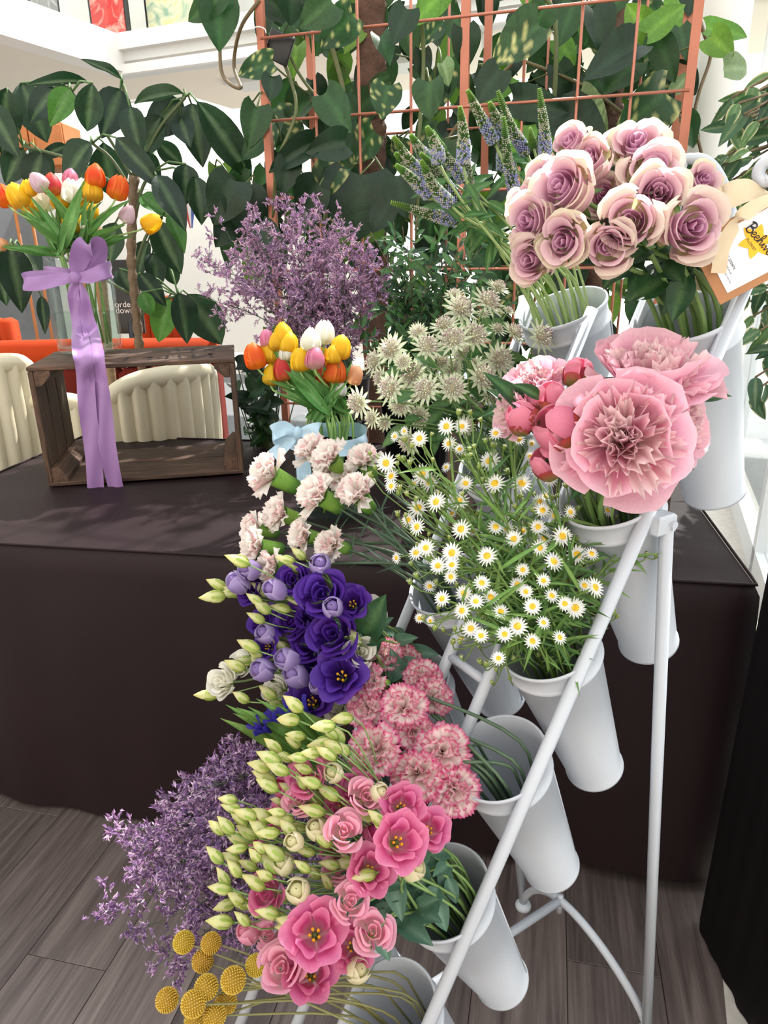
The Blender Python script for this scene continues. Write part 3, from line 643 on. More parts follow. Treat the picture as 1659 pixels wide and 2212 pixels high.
LIS = {'pink': ('#f0c8cc', '#d04a8c', '#df6a9f', '#f0a4c4'), 'rose': ('#f6dcd4', '#ec9cb8', '#f2acc6', '#f8cad8'), 'purple': ('#3a1c70', '#4c228c', '#582c9c', '#6f46b4'), 'lilac': ('#e0d8d4', '#a48cc8', '#b8a2d6', '#d2c4e6'), 'white': ('#dfe0c0', '#efecde', '#f4f1e6', '#fbf9f2'), 'cream': ('#cfd49a', '#e6e2b8', '#eee6c8', '#f4eed8')}
def make_lis(col, seed, kind):
    a, b, c, d = [hx(x) for x in LIS[col]]; r_ = random.Random(seed); f = pcol(a, b, c, d, .55, 5); out = []
    if kind == 'open':
        for i in range(6):
            z = .52 + .02 * (i % 2); out.append(('petal', MB().add(*revpetal(profile([(.05, 0), (.2, .18), (.33, .42), (.42, z - .02), (.54, z + .05)]), .8, i * 1.047 + r_.uniform(-.1, .1), 9, 8, .16, .055, 4, .02, .1, f, seed * 7 + i, .03, .04)).mesh('petal', M['petal'])))
        for i in range(4):
            out.append(('petal', MB().add(*revpetal(profile([(.04, 0), (.15, .18), (.25, .4), (.28, .54), (.35, .62)]), .8, i * 1.6 + .4, 9, 7, .2, .045, 4, .02, .15, f, seed * 9 + i, .03, .03)).mesh('petal', M['petal'])))
        mb = MB(); mb.add(*ball((.07, .07, .1), 8, 6, (0, 0, .2)), hx('#4a5a2a' if col != 'purple' else '#1a0f2a')); 
        for i in range(5): mb.add(*tube([(0, 0, .1), (.08 * math.cos(i * 1.26), .08 * math.sin(i * 1.26), .3)], .012, 4), hx('#d8c060')); mb.add(*ball((.035, .035, .05), 6, 4, (.09 * math.cos(i * 1.26), .09 * math.sin(i * 1.26), .33)), hx('#e8a81e'))
        out.append(('stamens', mb.mesh('stamens', M['stem'])))
    elif kind == 'rosette':
        mb = MB()
        for i in range(5):
            rr = .05 + .035 * i; mb.add(*revpetal(profile([(rr * .6, .1), (rr * .95, .35), (rr, .55), (rr * 1.1, .62 - .008 * i)]), 1.3, i * 2.3, 9, 6, .12, .02, 3, .02, .3, f, seed * 3 + i))
        out.append(('petal_whorl', mb.mesh('petal_whorl', M['petal'])))
        for i in range(8):
            rr = .26 + .03 * i; z = .64 - .022 * i; out.append(('petal', MB().add(*revpetal(profile([(.05, 0), (rr * .8, .16), (rr * .98, .4), (rr, z - .1), (rr * 1.15, z)]), .92, i * 2.2 + r_.uniform(-.2, .2), 9, 7, .18, .03, 4, .03, .12, f, seed * 5 + i, .02, .05)).mesh('petal', M['petal'])))
    else:                                               # half open, petals still wrapped round each other
        mb = MB(); mb.add(*lathe([(.05, .05), (.2, .3), (.22, .6), (.16, .85), (.02, .95)], 12), b); out.append(('petal_core', mb.mesh('petal_core', M['petal'])))
        for i in range(5):
            rr = .26 + .02 * i; out.append(('petal', MB().add(*revpetal(profile([(.05, 0), (rr * .8, .14), (rr * 1.12, .45), (rr * 1.0, .75), (rr * .72, .98 - .03 * i)]), 1.1, i * 1.9 + r_.uniform(-.2, .2), 7, 8, .16, .02, 3, .02, .5, f, seed * 5 + i, .03)).mesh('petal', M['petal'])))
    mb = MB(); mb.add(*ball((.09, .09, .09), 8, 5, (0, 0, 0)), G['lime'] * .7)
    for i in range(5): mb.add(*fanpetal(.34, .05, .5, .9, i * 1.257, 3, 5, 0, 1, 0, 0, pcol(G['lime'] * .6, G['stem'], G['stem']), i, .2, .9, .06, -.02))
    out.append(('calyx', mb.mesh('calyx', M['leaf_matt']))); return out
LISM = {(c, k): [make_lis(c, i + 1, k) for i in range(2)] for c, k in (('pink', 'open'), ('pink', 'rosette'), ('rose', 'rosette'), ('pink', 'half'), ('rose', 'half'), ('purple', 'open'), ('purple', 'rosette'), ('lilac', 'half'), ('white', 'rosette'), ('cream', 'half'))}
def make_bud(seed):
    mb = MB(); n = 10; pr = [(.02, 0), (.15, .08), (.235, .26), (.24, .46), (.18, .7), (.09, .9), (.008, 1.06)]
    cc_ = [hx('#a3b55c'), hx('#bcc870'), hx('#d8de94'), hx('#e6e8ac'), hx('#ecebb8'), hx('#e8e2a6'), hx('#d2cc84')]
    V, F = lathe(pr, n); ang = np.repeat([.0, .1, .3, .55, .85, 1.15, 1.4], n); rid = 1 + .12 * np.cos(2.5 * 2 * np.pi * np.tile(np.arange(n), len(pr)) / n)
    x, y = V[:, 0] * rid, V[:, 1] * rid; V = np.stack([x * np.cos(ang) - y * np.sin(ang), x * np.sin(ang) + y * np.cos(ang), V[:, 2]], 1)
    mb.add(V, F, np.repeat(np.array(cc_), n, 0)); b = mb.mesh('bud', M['petal'])
    mb = MB()
    for i in range(5): mb.add(*revpetal(profile([(.05, -.04), (.17, .06), (.255, .26), (.262, .46), (.22, .6)]), .24, i * 1.257, 3, 6, .1, 0, 1, 0, .15, pcol(hx('#6f8f3a'), hx('#8aa848'), hx('#9cb050')), i))
    mb.add(*ball((.08, .08, .05), 8, 4, (0, 0, -.02)), hx('#6f8f3a')); return [('bud', b), ('>calyx', mb.mesh('calyx', M['leaf_matt']))]
BUD = [make_bud(1)]

def aster_meshes():
    out = []
    for s in range(2):
        r_ = random.Random(s); mb = MB()
        for ring in range(2):
            n = 15
            for i in range(n): mb.add(*fanpetal(.5 - .06 * ring + r_.uniform(-.03, .03), .105, .1 + .3 * ring, .05 + .25 * ring + r_.uniform(-.1, .1), 6.283 * (i + .5 * ring) / n, 3, 4, 0, 1, 0, -.02, pcol(hx('#eef0e4'), hx('#fafaf6'), hx('#ffffff')), i, .25, .7))
        rays = mb.mesh('ray_petals', M['petal'])
        mb = MB(); V, F = ball((.17, .17, .09), 12, 6, (0, 0, .04)); V = V + npr.normal(0, .008, V.shape); mb.add(V, F, hx('#e9c02a'))
        for i in range(30): a = i * 2.4; q = .16 * math.sqrt(i / 30); mb.add(*ball((.018, .018, .03), 4, 3, (q * math.cos(a), q * math.sin(a), .04 + .09 * math.sqrt(max(0, 1 - (q / .17) ** 2)))), hx('#d8a416' if i % 3 else '#f3d84a'))
        out.append([('ray_petals', rays), ('>disc', mb.mesh('disc', M['stem']))])
    mb = MB(); mb.add(*ball((.3, .3, .38), 8, 6, (0, 0, .3)), hx('#8ca04a'))
    for i in range(10): mb.add(*fanpetal(.4, .12, .9, 1.5, i * .63, 2, 4, 0, 1, 0, 0, pcol(hx('#b9c078'), hx('#e9e8c8'), hx('#f6f4e4')), i, .3, .4, .16, .3))
    return out, mb.mesh('bud', M['leaf_matt'])
ASTER, ASTBUD = aster_meshes()
def astrantia_meshes():
    out = []
    for s in range(2):
        r_ = random.Random(s + 5); mb = MB()
        for ring in range(2):
            for i in range(12): mb.add(*fanpetal(.5 - .05 * ring + r_.uniform(-.03, .03), .13, .25 + .2 * ring, .05 + .25 * ring + r_.uniform(-.12, .12), 6.283 * (i + .5 * ring) / 12, 3, 6, 0, 1, 0, -.03, pcol(hx('#d5deb0'), hx('#f8faec'), hx('#f0f4da'), hx('#bccb90'), .5, 7), i, .45, .98))
        br = mb.mesh('bracts', M['petal'])
        mb = MB()
        for i in range(75):
            t = (i + .5) / 75; a = i * 2.399; th = math.acos(1 - t * .95); d = Vector((math.sin(th) * math.cos(a), math.sin(th) * math.sin(a), math.cos(th)))
            b0 = d * .05 + Vector((0, 0, .06)); b1 = d * (.26 + r_.uniform(-.03, .04)) + Vector((0, 0, .08))
            mb.add(*tube([b0, b1], [.008, .013], 3, False), hx('#d9d6c2')); mb.add(*ball(.02, 5, 4, b1), hx(r_.choice(['#8a5f6e', '#ab8490', '#d9c5c0', '#f0ecdc'])))
        mb.add(*ball((.14, .14, .12), 8, 5, (0, 0, .08)), hx('#b8b690')); out.append([('bracts', br), ('>pincushion', mb.mesh('pincushion', M['stem']))])
    return out
ASTRA = astrantia_meshes()
def craspedia_mesh():
    mb = MB(); mb.add(*ball((.45, .45, .45), 20, 14), hx('#b08c28'))
    n = 260
    for i in range(n):
        t = (i + .5) / n; a = i * 2.39996; th = math.acos(1 - 2 * t); d = Vector((math.sin(th) * math.cos(a), math.sin(th) * math.sin(a), math.cos(th)))
        V, F = ball((.033, .033, .05), 5, 4); mb.add(xf(V, framez(d * .47, d)), F, hx('#ecc84c') if i % 4 else hx('#f4dc70'))
    return [('globe', mb.mesh('globe', M['floret']))]
CRASP = craspedia_mesh()
def leafset(name, mt, n, **k): return [leafmesh(name, mt, seed=i, **k) for i in range(n)]
LF = dict(rose=leafset('rose_leaf', M['leaf'], 2, W=.62, fold=.2, droop=.12, c=hx('#274a2b'), rib=hx('#48693f'), wav=.12),
          peony=leafset('peony_leaf', M['leaf'], 2, W=.36, fold=.3, droop=.18, kind='lance', c=hx('#2a4f2c'), rib=hx('#4f7a44'), wav=.1),
          lis=leafset('lisianthus_leaf', M['leaf_matt'], 2, W=.62, fold=.25, droop=.25, c=hx('#4f7560'), rib=hx('#6f927c'), wav=.1),
          tulip=leafset('tulip_leaf', M['leaf_matt'], 3, W=.17, fold=.45, droop=.16, nv=11, kind='lance', c=hx('#5a8a45'), rib=hx('#6d9c55'), wav=.15),
          narrow=leafset('narrow_leaf', M['leaf_matt'], 2, W=.13, fold=.3, droop=.2, nu=3, nv=6, kind='lance', c=hx('#5d8438'), rib=hx('#7ba050')),
          carn=leafset('carnation_leaf', M['leaf_matt'], 2, W=.07, fold=.3, droop=.35, nu=3, nv=6, kind='lance', c=hx('#4d6d55')),
          ver=leafset('veronica_leaf', M['leaf'], 2, W=.3, fold=.25, droop=.25, kind='lance', c=hx('#3f6a36'), rib=hx('#5d8548')),
          green=leafset('sprig_leaf', M['leaf'], 3, W=.36, fold=.25, droop=.15, nu=3, nv=6, c=hx('#355e33'), rib=hx('#557c46')))
# ------------------------------------------------------------------ mauve roses
ROSES = [(1235, 314, 80, .955, 'uppermost left mauve rose, opening upward above the others'), (1275, 346, 82, .93, 'mauve rose just below the uppermost left one'),
 (1378, 318, 100, .95, 'large mauve rose at the top middle of the bunch'), (1328, 320, 66, .99, 'mauve rose half hidden behind the top middle one'),
 (1407, 374, 112, .91, 'mauve rose with a wide yellowed petal right of its heart'), (1420, 424, 108, .88, 'mauve rose below the one with the yellowed petal'),
 (1516, 394, 70, .94, 'small mauve rose nearest the white scroll of the stand'), (1490, 490, 126, .83, 'large mauve rose with cream torn petals beside the florist card'),
 (1363, 478, 112, .83, 'mauve rose facing the camera at the middle of the bunch'), (1218, 408, 118, .88, 'big mauve rose showing its deep cup, upper left of middle'),
 (1180, 384, 76, .93, 'mauve rose tucked behind the big deep-cupped one'), (1308, 425, 80, .93, 'shadowed mauve rose sunk in the centre of the bunch'),
 (1138, 436, 70, .93, 'leftmost mauve rose, pale edged and seen from its side'), (1148, 478, 98, .89, 'mauve rose at the left turned towards the veronica'),
 (1222, 520, 100, .85, 'mauve rose in the lower row with a folded green guard petal'), (1318, 530, 98, .83, 'deep pink mauve rose at the bottom of the bunch'),
 (1152, 558, 92, .88, 'lowest left mauve rose, its heart turned away')]
for i, (x, y, d, Y, lb) in enumerate(ROSES):
    C_ = atY(x, y, Y); ax = face(C_, (x - 1345) / 300 - .12, (435 - y) / 260 + .25, .9); s = d * pxm(C_) * 1.18
    P = C_ - ax * s * .42
    def lv(t, inv, main, i=i):
        for k in range(2):
            b = main[3 + 2 * k]; d_ = Vector((rng.uniform(-1, 1), rng.uniform(-.9, .1), rng.uniform(-.7, .2))).normalized()
            add_leaf(t, inv, LF['rose'][k % 2], b, Vector(b) + d_ * rng.uniform(.045, .075), 1.0)
    flower('rose', lb, 'rose', 'mauve roses in the top bucket', [(ROSE[i % 4], P, ax, i * 1.3, s)], (1, 0), r=.0032, stemc=hx('#6b8a4a'), k=.45, extra=lv)

# ------------------------------------------------------------------ peonies
PEO = [(1345, 950, 300, .76, .0, .05, 0, 'huge open pink peony facing the camera'), (1412, 795, 290, .83, .15, .75, 1, 'open pink peony at the top, seen from its side'),
 (1478, 915, 210, .80, .8, .05, 0, 'open pink peony at the right with ragged petals'), (1150, 820, 150, .93, -.3, .7, 1, 'soft pink peony at the back beside the astrantia'),
 (1108, 888, 130, .90, -.9, .2, 0, 'pale pink peony spreading left over the asters')]
for i, (x, y, d, Y, dx, dy, k, lb) in enumerate(PEO):
    C_ = atY(x, y, Y); ax = face(C_, dx, dy, 1.0 if i == 0 else .55); s = d * pxm(C_) * 1.0; P = C_ - ax * s * .2
    def lv(t, inv, main, i=i):
        for q in range(2):
            b = Vector(main[1 + q]); d_ = (RT * rng.uniform(-1, 1) + UP * rng.uniform(-.3, .7) + fw * rng.uniform(-.3, .3)).normalized(); add_leaf(t, inv, LF['peony'][q], b, b + d_ * .09, 1.0)
    flower('peony', lb, 'peony', 'open pink peonies', [(PEONY[k], P, ax, i * 1.1, s)], (1, 1), r=.004, stemc=hx('#5d7a40'), extra=lv)
PB = [(1190, 862, 74, .85, -.1, .7, 'round pink peony bud in the middle of the buds'), (1128, 902, 72, .83, -.5, .6, 'green and pink peony bud above the asters'), (1250, 806, 66, .90, .1, .8, 'tight dark peony bud under the veronica bucket'),
 (1182, 1000, 72, .80, -.5, .4, 'low peony bud at the left of the huge peony'), (1208, 925, 108, .80, -.5, .3, 'half-open peony bud with loose petals left of the huge peony')]
for i, (x, y, d, Y, dx, dy, lb) in enumerate(PB):
    C_ = atY(x, y, Y); ax = face(C_, dx, dy, .35); s = d * pxm(C_) * 1.05; P = C_ - ax * s * .45
    flower('peony_bud', lb, 'peony bud', 'peony buds', [(PBUD[i % 2], P, ax, i * 1.7, s)], (1, 1), r=.0035, stemc=hx('#5d7a40'))
# loose leaves of the peonies named as their own cut sprigs
for i, (b, t_, Y, lb) in enumerate([((1500, 862), (1580, 850), .86, 'dark peony leaf sticking out at the right'), ((1440, 985), (1500, 1010), .80, 'peony leaf under the ragged right peony'), ((1290, 1020), (1230, 1075), .83, 'broad dark peony leaf hanging over the bucket rim'), ((1165, 860), (1118, 826), .84, 'upright pointed peony leaf beside the round bud')]):
    B_, T_ = atY(*b, Y), atY(*t_, Y - .02); Q, E = in_bucket((1, 1)); t = thing('peony_leaf_sprig', lb, 'leaf', E); inv = Matrix.Translation(-E)
    part('stem', MB().add(*tube(stem_path(B_, (B_ - T_) * -1, Q, E), .0018, 5), G['stem']), M['stem'], t, inv); add_leaf(t, inv, LF['peony'][i % 2], B_, T_, 1.3)

# ------------------------------------------------------------------ carnations
PALE = [(667, 969, 66, 1.10), (707, 983, 70, 1.06), (784, 989, 66, 1.05), (573, 1019, 84, 1.06), (679, 1064, 80, 1.00), (768, 1060, 78, .99), (701, 1023, 54, 1.08), (739, 1030, 56, 1.06), (597, 1108, 70, 1.02), (543, 1141, 62, 1.02), (546, 1180, 70, .98), (649, 1155, 64, .98), (709, 1177, 64, .96), (580, 1224, 66, .95)]
wh = where(PALE)
for i, (x, y, d, Y) in enumerate(PALE):
    C_ = atY(x, y, Y); ax = face(C_, -.75 + (x - 640) / 300, .35 + (1080 - y) / 400, .55); s = d * pxm(C_) * 1.4; P = C_ - ax * s * .25
    def lv(t, inv, main, i=i):
        for q in range(3): b = Vector(main[3 + q]); d_ = (RT * rng.uniform(-1, .3) + UP * rng.uniform(-.2, 1)).normalized(); add_leaf(t, inv, LF['carn'][q % 2], b, b + d_ * rng.uniform(.03, .06))
    flower('carnation', f'cream carnation with pink flecks, {wh[i]}', 'carnation', 'cream carnations', [(CARN[True][i % 3], P, ax, i, s)], (0, 2), r=.0024, stemc=hx('#4a6149'), k=.7, extra=lv)
PINKC = [(832, 1406, 72, .92, .2, .8), (880, 1420, 66, .93, .6, .5), (798, 1470, 72, .86, -.8, .2), (915, 1456, 78, .89, .2, .7), (940, 1500, 84, .86, .5, .5), (872, 1525, 96, .82, .0, .3), (782, 1532, 84, .84, -.7, .1), (836, 1512, 70, .86, -.2, .5),
 (805, 1622, 112, .76, -.35, -.1), (963, 1619, 112, .77, .3, .2), (899, 1681, 108, .74, -.1, -.3), (988, 1717, 104, .74, .25, -.4), (896, 1580, 80, .80, .1, .0)]
wh = where(PINKC)
for i, (x, y, d, Y, dx, dy) in enumerate(PINKC):
    C_ = atY(x, y, Y); ax = face(C_, dx, dy, .8); s = d * pxm(C_) * 1.15; P = C_ - ax * s * .25
    flower('carnation', f'pink-edged cream carnation, {wh[i]}', 'carnation', 'pink-edged carnations', [(CARN[False][i % 3], P, ax, i * 1.2, s)], (1, 3), r=.0024, stemc=hx('#4a6149'), k=.7)

# ------------------------------------------------------------------ lisianthus sprays: each bloom takes the nearest buds onto its stem
def assign(fl, buds, cap=5):
    g = [[] for _ in fl]
    for b in buds:
        o = sorted(range(len(fl)), key=lambda i: (fl[i][0] + 15 - b[0]) ** 2 + (fl[i][1] - b[1]) ** 2)
        for i in o:
            if len(g[i]) < cap: g[i].append(b); break
    return g
def spray(fl, buds, key, labels, group, Yf, budc, dx0, dy0, budh=44, stemc=hx('#7c9a5a'), cat='lisianthus'):
    g = assign(fl, buds)
    for i, f in enumerate(fl):
        x, y, d, col, kind = f[:5]; Y = Yf(x, y) + (f[5] if len(f) > 5 else 0) - .012; C_ = atY(x, y, Y)
        ax = face(C_, dx0 + (x - 680) / 400 + rng.uniform(-.2, .2), dy0 + rng.uniform(-.2, .2), 1.1 if kind == 'open' or col == 'white' else .8); s = d * pxm(C_) * ((1.28 if col == 'purple' else 1.15) if kind != 'half' else 1.2)
        bl = [(LISM[(col, kind)][i % 2], C_ - ax * s * (.3 if kind != 'half' else .5), ax, i * 1.3, s)]
        for (bx, by) in g[i]:
            Yb = Yf(bx, by) - .012 + rng.uniform(-.025, .02); B_ = atY(bx, by, Yb); dirx = -1.0 + rng.uniform(-.2, .55); a2 = (RT * dirx + UP * rng.uniform(-.05, .9) - fw * rng.uniform(-.3, .6)).normalized()
            h = budh * rng.uniform(.75, 1.1) * pxm(B_); bl.append((BUD[0], B_ - a2 * h * .5, a2, rng.uniform(0, 6), h, rng.choice([4, 5, 6])))
        def lv(t, inv, main):
            for q in range(2):
                b = Vector(main[4 + 2 * q]); d_ = (RT * rng.uniform(-1, .5) + UP * rng.uniform(-1, .5) - fw * .3).normalized(); add_leaf(t, inv, LF['lis'][q], b, b + d_ * rng.uniform(.035, .06))
        flower('lisianthus', labels[i], cat, group, bl, key, r=.0019, stemc=stemc, k=.6, extra=lv)
PF = [(667, 1682, 76, 'pink', 'rosette'), (615, 1703, 56, 'pink', 'half', .02), (648, 1730, 60, 'rose', 'rosette'), (760, 1706, 68, 'pink', 'rosette', .02), (789, 1723, 68, 'rose', 'rosette'), (739, 1744, 62, 'pink', 'open', .02), (866, 1744, 76, 'pink', 'open'), (925, 1795, 74, 'pink', 'open'), (741, 1801, 76, 'rose', 'rosette', -.02), (858, 1819, 96, 'pink', 'open', -.03),
 (797, 1880, 82, 'pink', 'open', -.01), (725, 1843, 60, 'pink', 'rosette', .03), (804, 1799, 52, 'pink', 'half', .03), (729, 1878, 62, 'rose', 'rosette', .02), (581, 1933, 74, 'pink', 'rosette'), (756, 1953, 72, 'rose', 'rosette', -.03), (680, 2019, 106, 'pink', 'open', -.03), (804, 2016, 80, 'rose', 'rosette', -.03), (760, 2045, 80, 'pink', 'open'), (612, 2092, 88, 'rose', 'rosette', -.01),
 (671, 2106, 92, 'pink', 'open'), (584, 2019, 58, 'rose', 'rosette', .02), (538, 2014, 54, 'rose', 'half', .02), (591, 1775, 60, 'pink', 'rosette', .04), (643, 1926, 64, 'cream', 'half', -.02), (636, 1819, 48, 'cream', 'half', -.02), (684, 1792, 52, 'cream', 'half', -.01), (720, 1668, 52, 'cream', 'half'), (818, 1713, 50, 'cream', 'half'), (612, 1867, 54, 'cream', 'half', -.01), (895, 1880, 54, 'cream', 'half', -.02), (772, 2095, 60, 'cream', 'half', -.01), (794, 1915, 56, 'pink', 'half', .01), (557, 1820, 48, 'pink', 'half', .03), (700, 1640, 44, 'rose', 'half', .04)]
PBUDS = [(622, 1555), (633, 1520), (581, 1637), (612, 1634), (643, 1637), (670, 1627), (684, 1620), (705, 1627), (718, 1613), (739, 1617), (698, 1569), (712, 1582), (729, 1586), (739, 1552), (639, 1589), (633, 1603), (691, 1606), (571, 1679), (578, 1696), (621, 1703), (670, 1689), (650, 1687), (677, 1720), (708, 1711), (674, 1749), (701, 1766), (715, 1758), (760, 1764), (787, 1761), (815, 1768), (827, 1785), (492, 1727), (499, 1744), (530, 1758), (516, 1764), (488, 1782), (468, 1788), (533, 1797), (567, 1761), (578, 1799), (598, 1754), (605, 1771), (622, 1788), (639, 1788), (512, 1809), (560, 1830), (550, 1847), (512, 1833), (464, 1847), (499, 1854), (581, 1864), (506, 1876), (571, 1890), (482, 1895), (653, 1871), (677, 1885), (712, 1867), (743, 1864), (705, 1902), (784, 1893), (475, 1919), (509, 1940), (485, 1957), (519, 1950), (543, 1950), (658, 1950), (605, 1934), (550, 1967), (578, 1972), (605, 1981), (475, 1991), (523, 1984), (626, 1995), (694, 1811), (623, 2002), (618, 2024), (536, 1868), (548, 1905), (590, 1840), (600, 1660), (655, 1660), (560, 1655), (590, 1610), (606, 1730), (560, 1790), (660, 1840)]
nm = {'pink': 'deep pink', 'rose': 'light pink', 'cream': 'cream'}; kd = {'open': 'open lisianthus', 'rosette': 'double lisianthus', 'half': 'half-open lisianthus'}
wh = where(PF, 5, ('top', 'second', 'third', 'fourth', 'bottom'))
spray(PF, PBUDS, (1, 4), [f'{nm[f[3]]} {kd[f[4]]}, {w}' for f, w in zip(PF, wh)], 'pink lisianthus sprays', lambda x, y: .70 + (1700 - y) * .00020 + (650 - x) * .00006, None, -.15, .25, 54)
VF = [(701, 1286, 84, 'purple', 'rosette', -.02), (762, 1305, 58, 'purple', 'open'), (725, 1371, 86, 'purple', 'rosette', -.02), (669, 1390, 66, 'purple', 'rosette'), (738, 1461, 82, 'purple', 'open', -.03), (637, 1252, 56, 'purple', 'rosette'), (547, 1268, 58, 'purple', 'rosette', .02), (632, 1344, 62, 'purple', 'rosette', .01), (683, 1440, 58, 'purple', 'rosette', .01), (675, 1517, 76, 'purple', 'open'), (577, 1344, 58, 'purple', 'rosette', .02), (579, 1398, 46, 'purple', 'open'), (677, 1330, 58, 'purple', 'rosette', .01),
 (539, 1230, 54, 'lilac', 'half'), (514, 1260, 54, 'lilac', 'half'), (595, 1275, 54, 'lilac', 'half', -.02), (720, 1312, 54, 'lilac', 'half', -.04), (576, 1368, 52, 'lilac', 'half'), (622, 1424, 60, 'lilac', 'half', -.02), (568, 1448, 58, 'lilac', 'half', -.02), (640, 1461, 62, 'lilac', 'half', -.02), (693, 1220, 56, 'lilac', 'half'), (685, 1482, 40, 'lilac', 'half', -.03),
 (484, 1473, 64, 'white', 'rosette'), (778, 1411, 60, 'white', 'rosette', -.02), (520, 1440, 54, 'white', 'rosette', .02), (800, 1320, 56, 'white', 'rosette', .02), (728, 1540, 56, 'white', 'rosette', .02), (600, 1490, 56, 'white', 'rosette', .03)]
VBUDS = [(513, 1210), (468, 1262), (460, 1289), (494, 1281), (550, 1294), (566, 1310), (606, 1313), (553, 1334), (640, 1297), (653, 1283), (672, 1265), (616, 1208), (632, 1222), (645, 1196), (600, 1262), (565, 1271), (537, 1395), (576, 1395), (606, 1395), (550, 1411), (553, 1427), (526, 1429), (508, 1437), (447, 1501), (521, 1506), (579, 1496), (592, 1514), (500, 1278), (766, 1375), (740, 1412)]
nm = {'purple': 'dark purple', 'lilac': 'pale lilac', 'white': 'white'}
wh = where(VF, 5, ('top', 'second', 'third', 'fourth', 'bottom'))
spray(VF, VBUDS, (0, 3), [f'{nm[f[3]]} {kd[f[4]]}, {w}' for f, w in zip(VF, wh)], 'purple and white lisianthus sprays', lambda x, y: .93 + (1350 - y) * .00012 + (640 - x) * .00008, None, -.25, .25, 50)
# dark leaves beside the white lisianthus
for i, (b, t_, Y, ws, lb) in enumerate([((790, 1378), (826, 1290), .90, 1.0, 'large dark leaf beside the white lisianthus'), ((775, 1360), (735, 1330), .92, .8, 'dark leaf behind the purple lisianthus'), ((795, 1385), (830, 1378), .89, 1.2, 'small grey green leaf over the pink-edged carnations')]):
    B_, T_ = atY(*b, Y), atY(*t_, Y - .02); Q, E = in_bucket((0, 3)); t = thing('lisianthus_leaf_sprig', lb, 'leaf', E); inv = Matrix.Translation(-E)
    part('stem', MB().add(*tube(stem_path(B_, B_ - T_, Q, E), .0018, 5), G['stem']), M['stem'], t, inv); add_leaf(t, inv, LF['rose'][i % 2], B_, T_, ws)
# iris blades with violet-blue petals below the purple lisianthus
for i, (x0, y0, x1, y1) in enumerate([(700, 1660, 520, 1545), (715, 1640, 560, 1530), (720, 1620, 600, 1520), (690, 1640, 545, 1560), (730, 1600, 640, 1510)]):
    B_, T_ = atY(x0, y0, .87), atY(x1, y1, .84); Q, E = in_bucket((0, 4)); t = thing('iris', f'closed iris with long green blades, {ORD[i]} from the lower edge', 'iris', E, 'irises behind the buds'); inv = Matrix.Translation(-E)
    part('stem', MB().add(*tube(stem_path(B_, T_ - B_, Q, E), .003, 6), hx('#4d6b45')), M['stem'], t, inv)
    for q in range(3): add_leaf(t, inv, LF['narrow'][q % 2], Vector(B_) + Vector((rng.uniform(-.01, .01), 0, rng.uniform(-.01, .01))), Vector(T_) + Vector((rng.uniform(-.02, .02), rng.uniform(-.01, .01), rng.uniform(-.02, .03))), 1.3)
    mb = MB()
    for q in range(3): mb.add(*fanpetal(.028, .014, 1.3, .7, q * 2.1, 5, 6, .003, 4, 0, .004, pcol(hx('#2a2a88'), hx('#3a34a0'), hx('#4a40b0')), q, .6, .3))
    part('petals', mb, M['petal'], t, inv @ framez(B_.lerp(T_, .72), T_ - B_, i))

# ------------------------------------------------------------------ asters: every stem a spray of heads, buds and narrow leaves
AST = [(834, 1000), (845, 1050), (845, 1029), (912, 1024), (929, 1041), (906, 947), (970, 958), (964, 921), (998, 921), (1071, 936), (1091, 899), (1121, 949), (1058, 996), (1069, 1044), (1127, 1044), (903, 1097), (942, 1084), (991, 1082), (882, 1123), (996, 1143), (920, 1183), (899, 1194), (976, 1194), (976, 1220), (974, 1246), (1052, 1201), (1095, 1142), (1129, 1147), (1110, 1164), (1162, 1138), (1176, 1162), (1166, 1183), (1215, 1158), (1196, 1213), (1247, 1198), (1278, 1196), (1286, 1269), (1263, 1265), (1243, 1313), (1220, 1304), (1209, 1377), (1118, 1353), (1136, 1278), (1118, 1263), (1150, 1310), (1060, 1290), (1090, 1370), (1150, 1385), (1174, 1345), (1192, 1287), (1017, 1358), (1039, 1373), (1077, 1422), (1028, 1299), (1041, 1259), (955, 1293), (998, 1319), (1002, 1282), (1377, 1151), (1312, 1102), (1232, 1106), (1189, 1035), (1162, 1018), (1198, 1114), (1166, 1084), (1172, 1102), (1071, 1138), (1006, 1044), (901, 1138), (946, 1222), (1082, 1321), (1174, 1254), (1129, 1231)]
left_ = set(range(len(AST))); groups = []
while left_:
    i = min(left_, key=lambda i: AST[i][1] * .6 + abs(AST[i][0] - 1100) * -.5); left_.discard(i); g = [i]
    for _ in range(2):
        c = [j for j in left_ if (AST[j][0] - AST[i][0]) ** 2 + (AST[j][1] - AST[i][1]) ** 2 < 80 ** 2]
        if c: j = min(c, key=lambda j: (AST[j][0] - AST[i][0]) ** 2 + (AST[j][1] - AST[i][1]) ** 2); g.append(j); left_.discard(j)
    groups.append(g)
wh = where([AST[g[0]] for g in groups], 5, ('top', 'second', 'third', 'fourth', 'bottom'))
BIG = {0, 3, 4, 12, 13, 14, 15, 16, 17, 19, 32, 34, 36, 38, 41, 33, 25, 22}
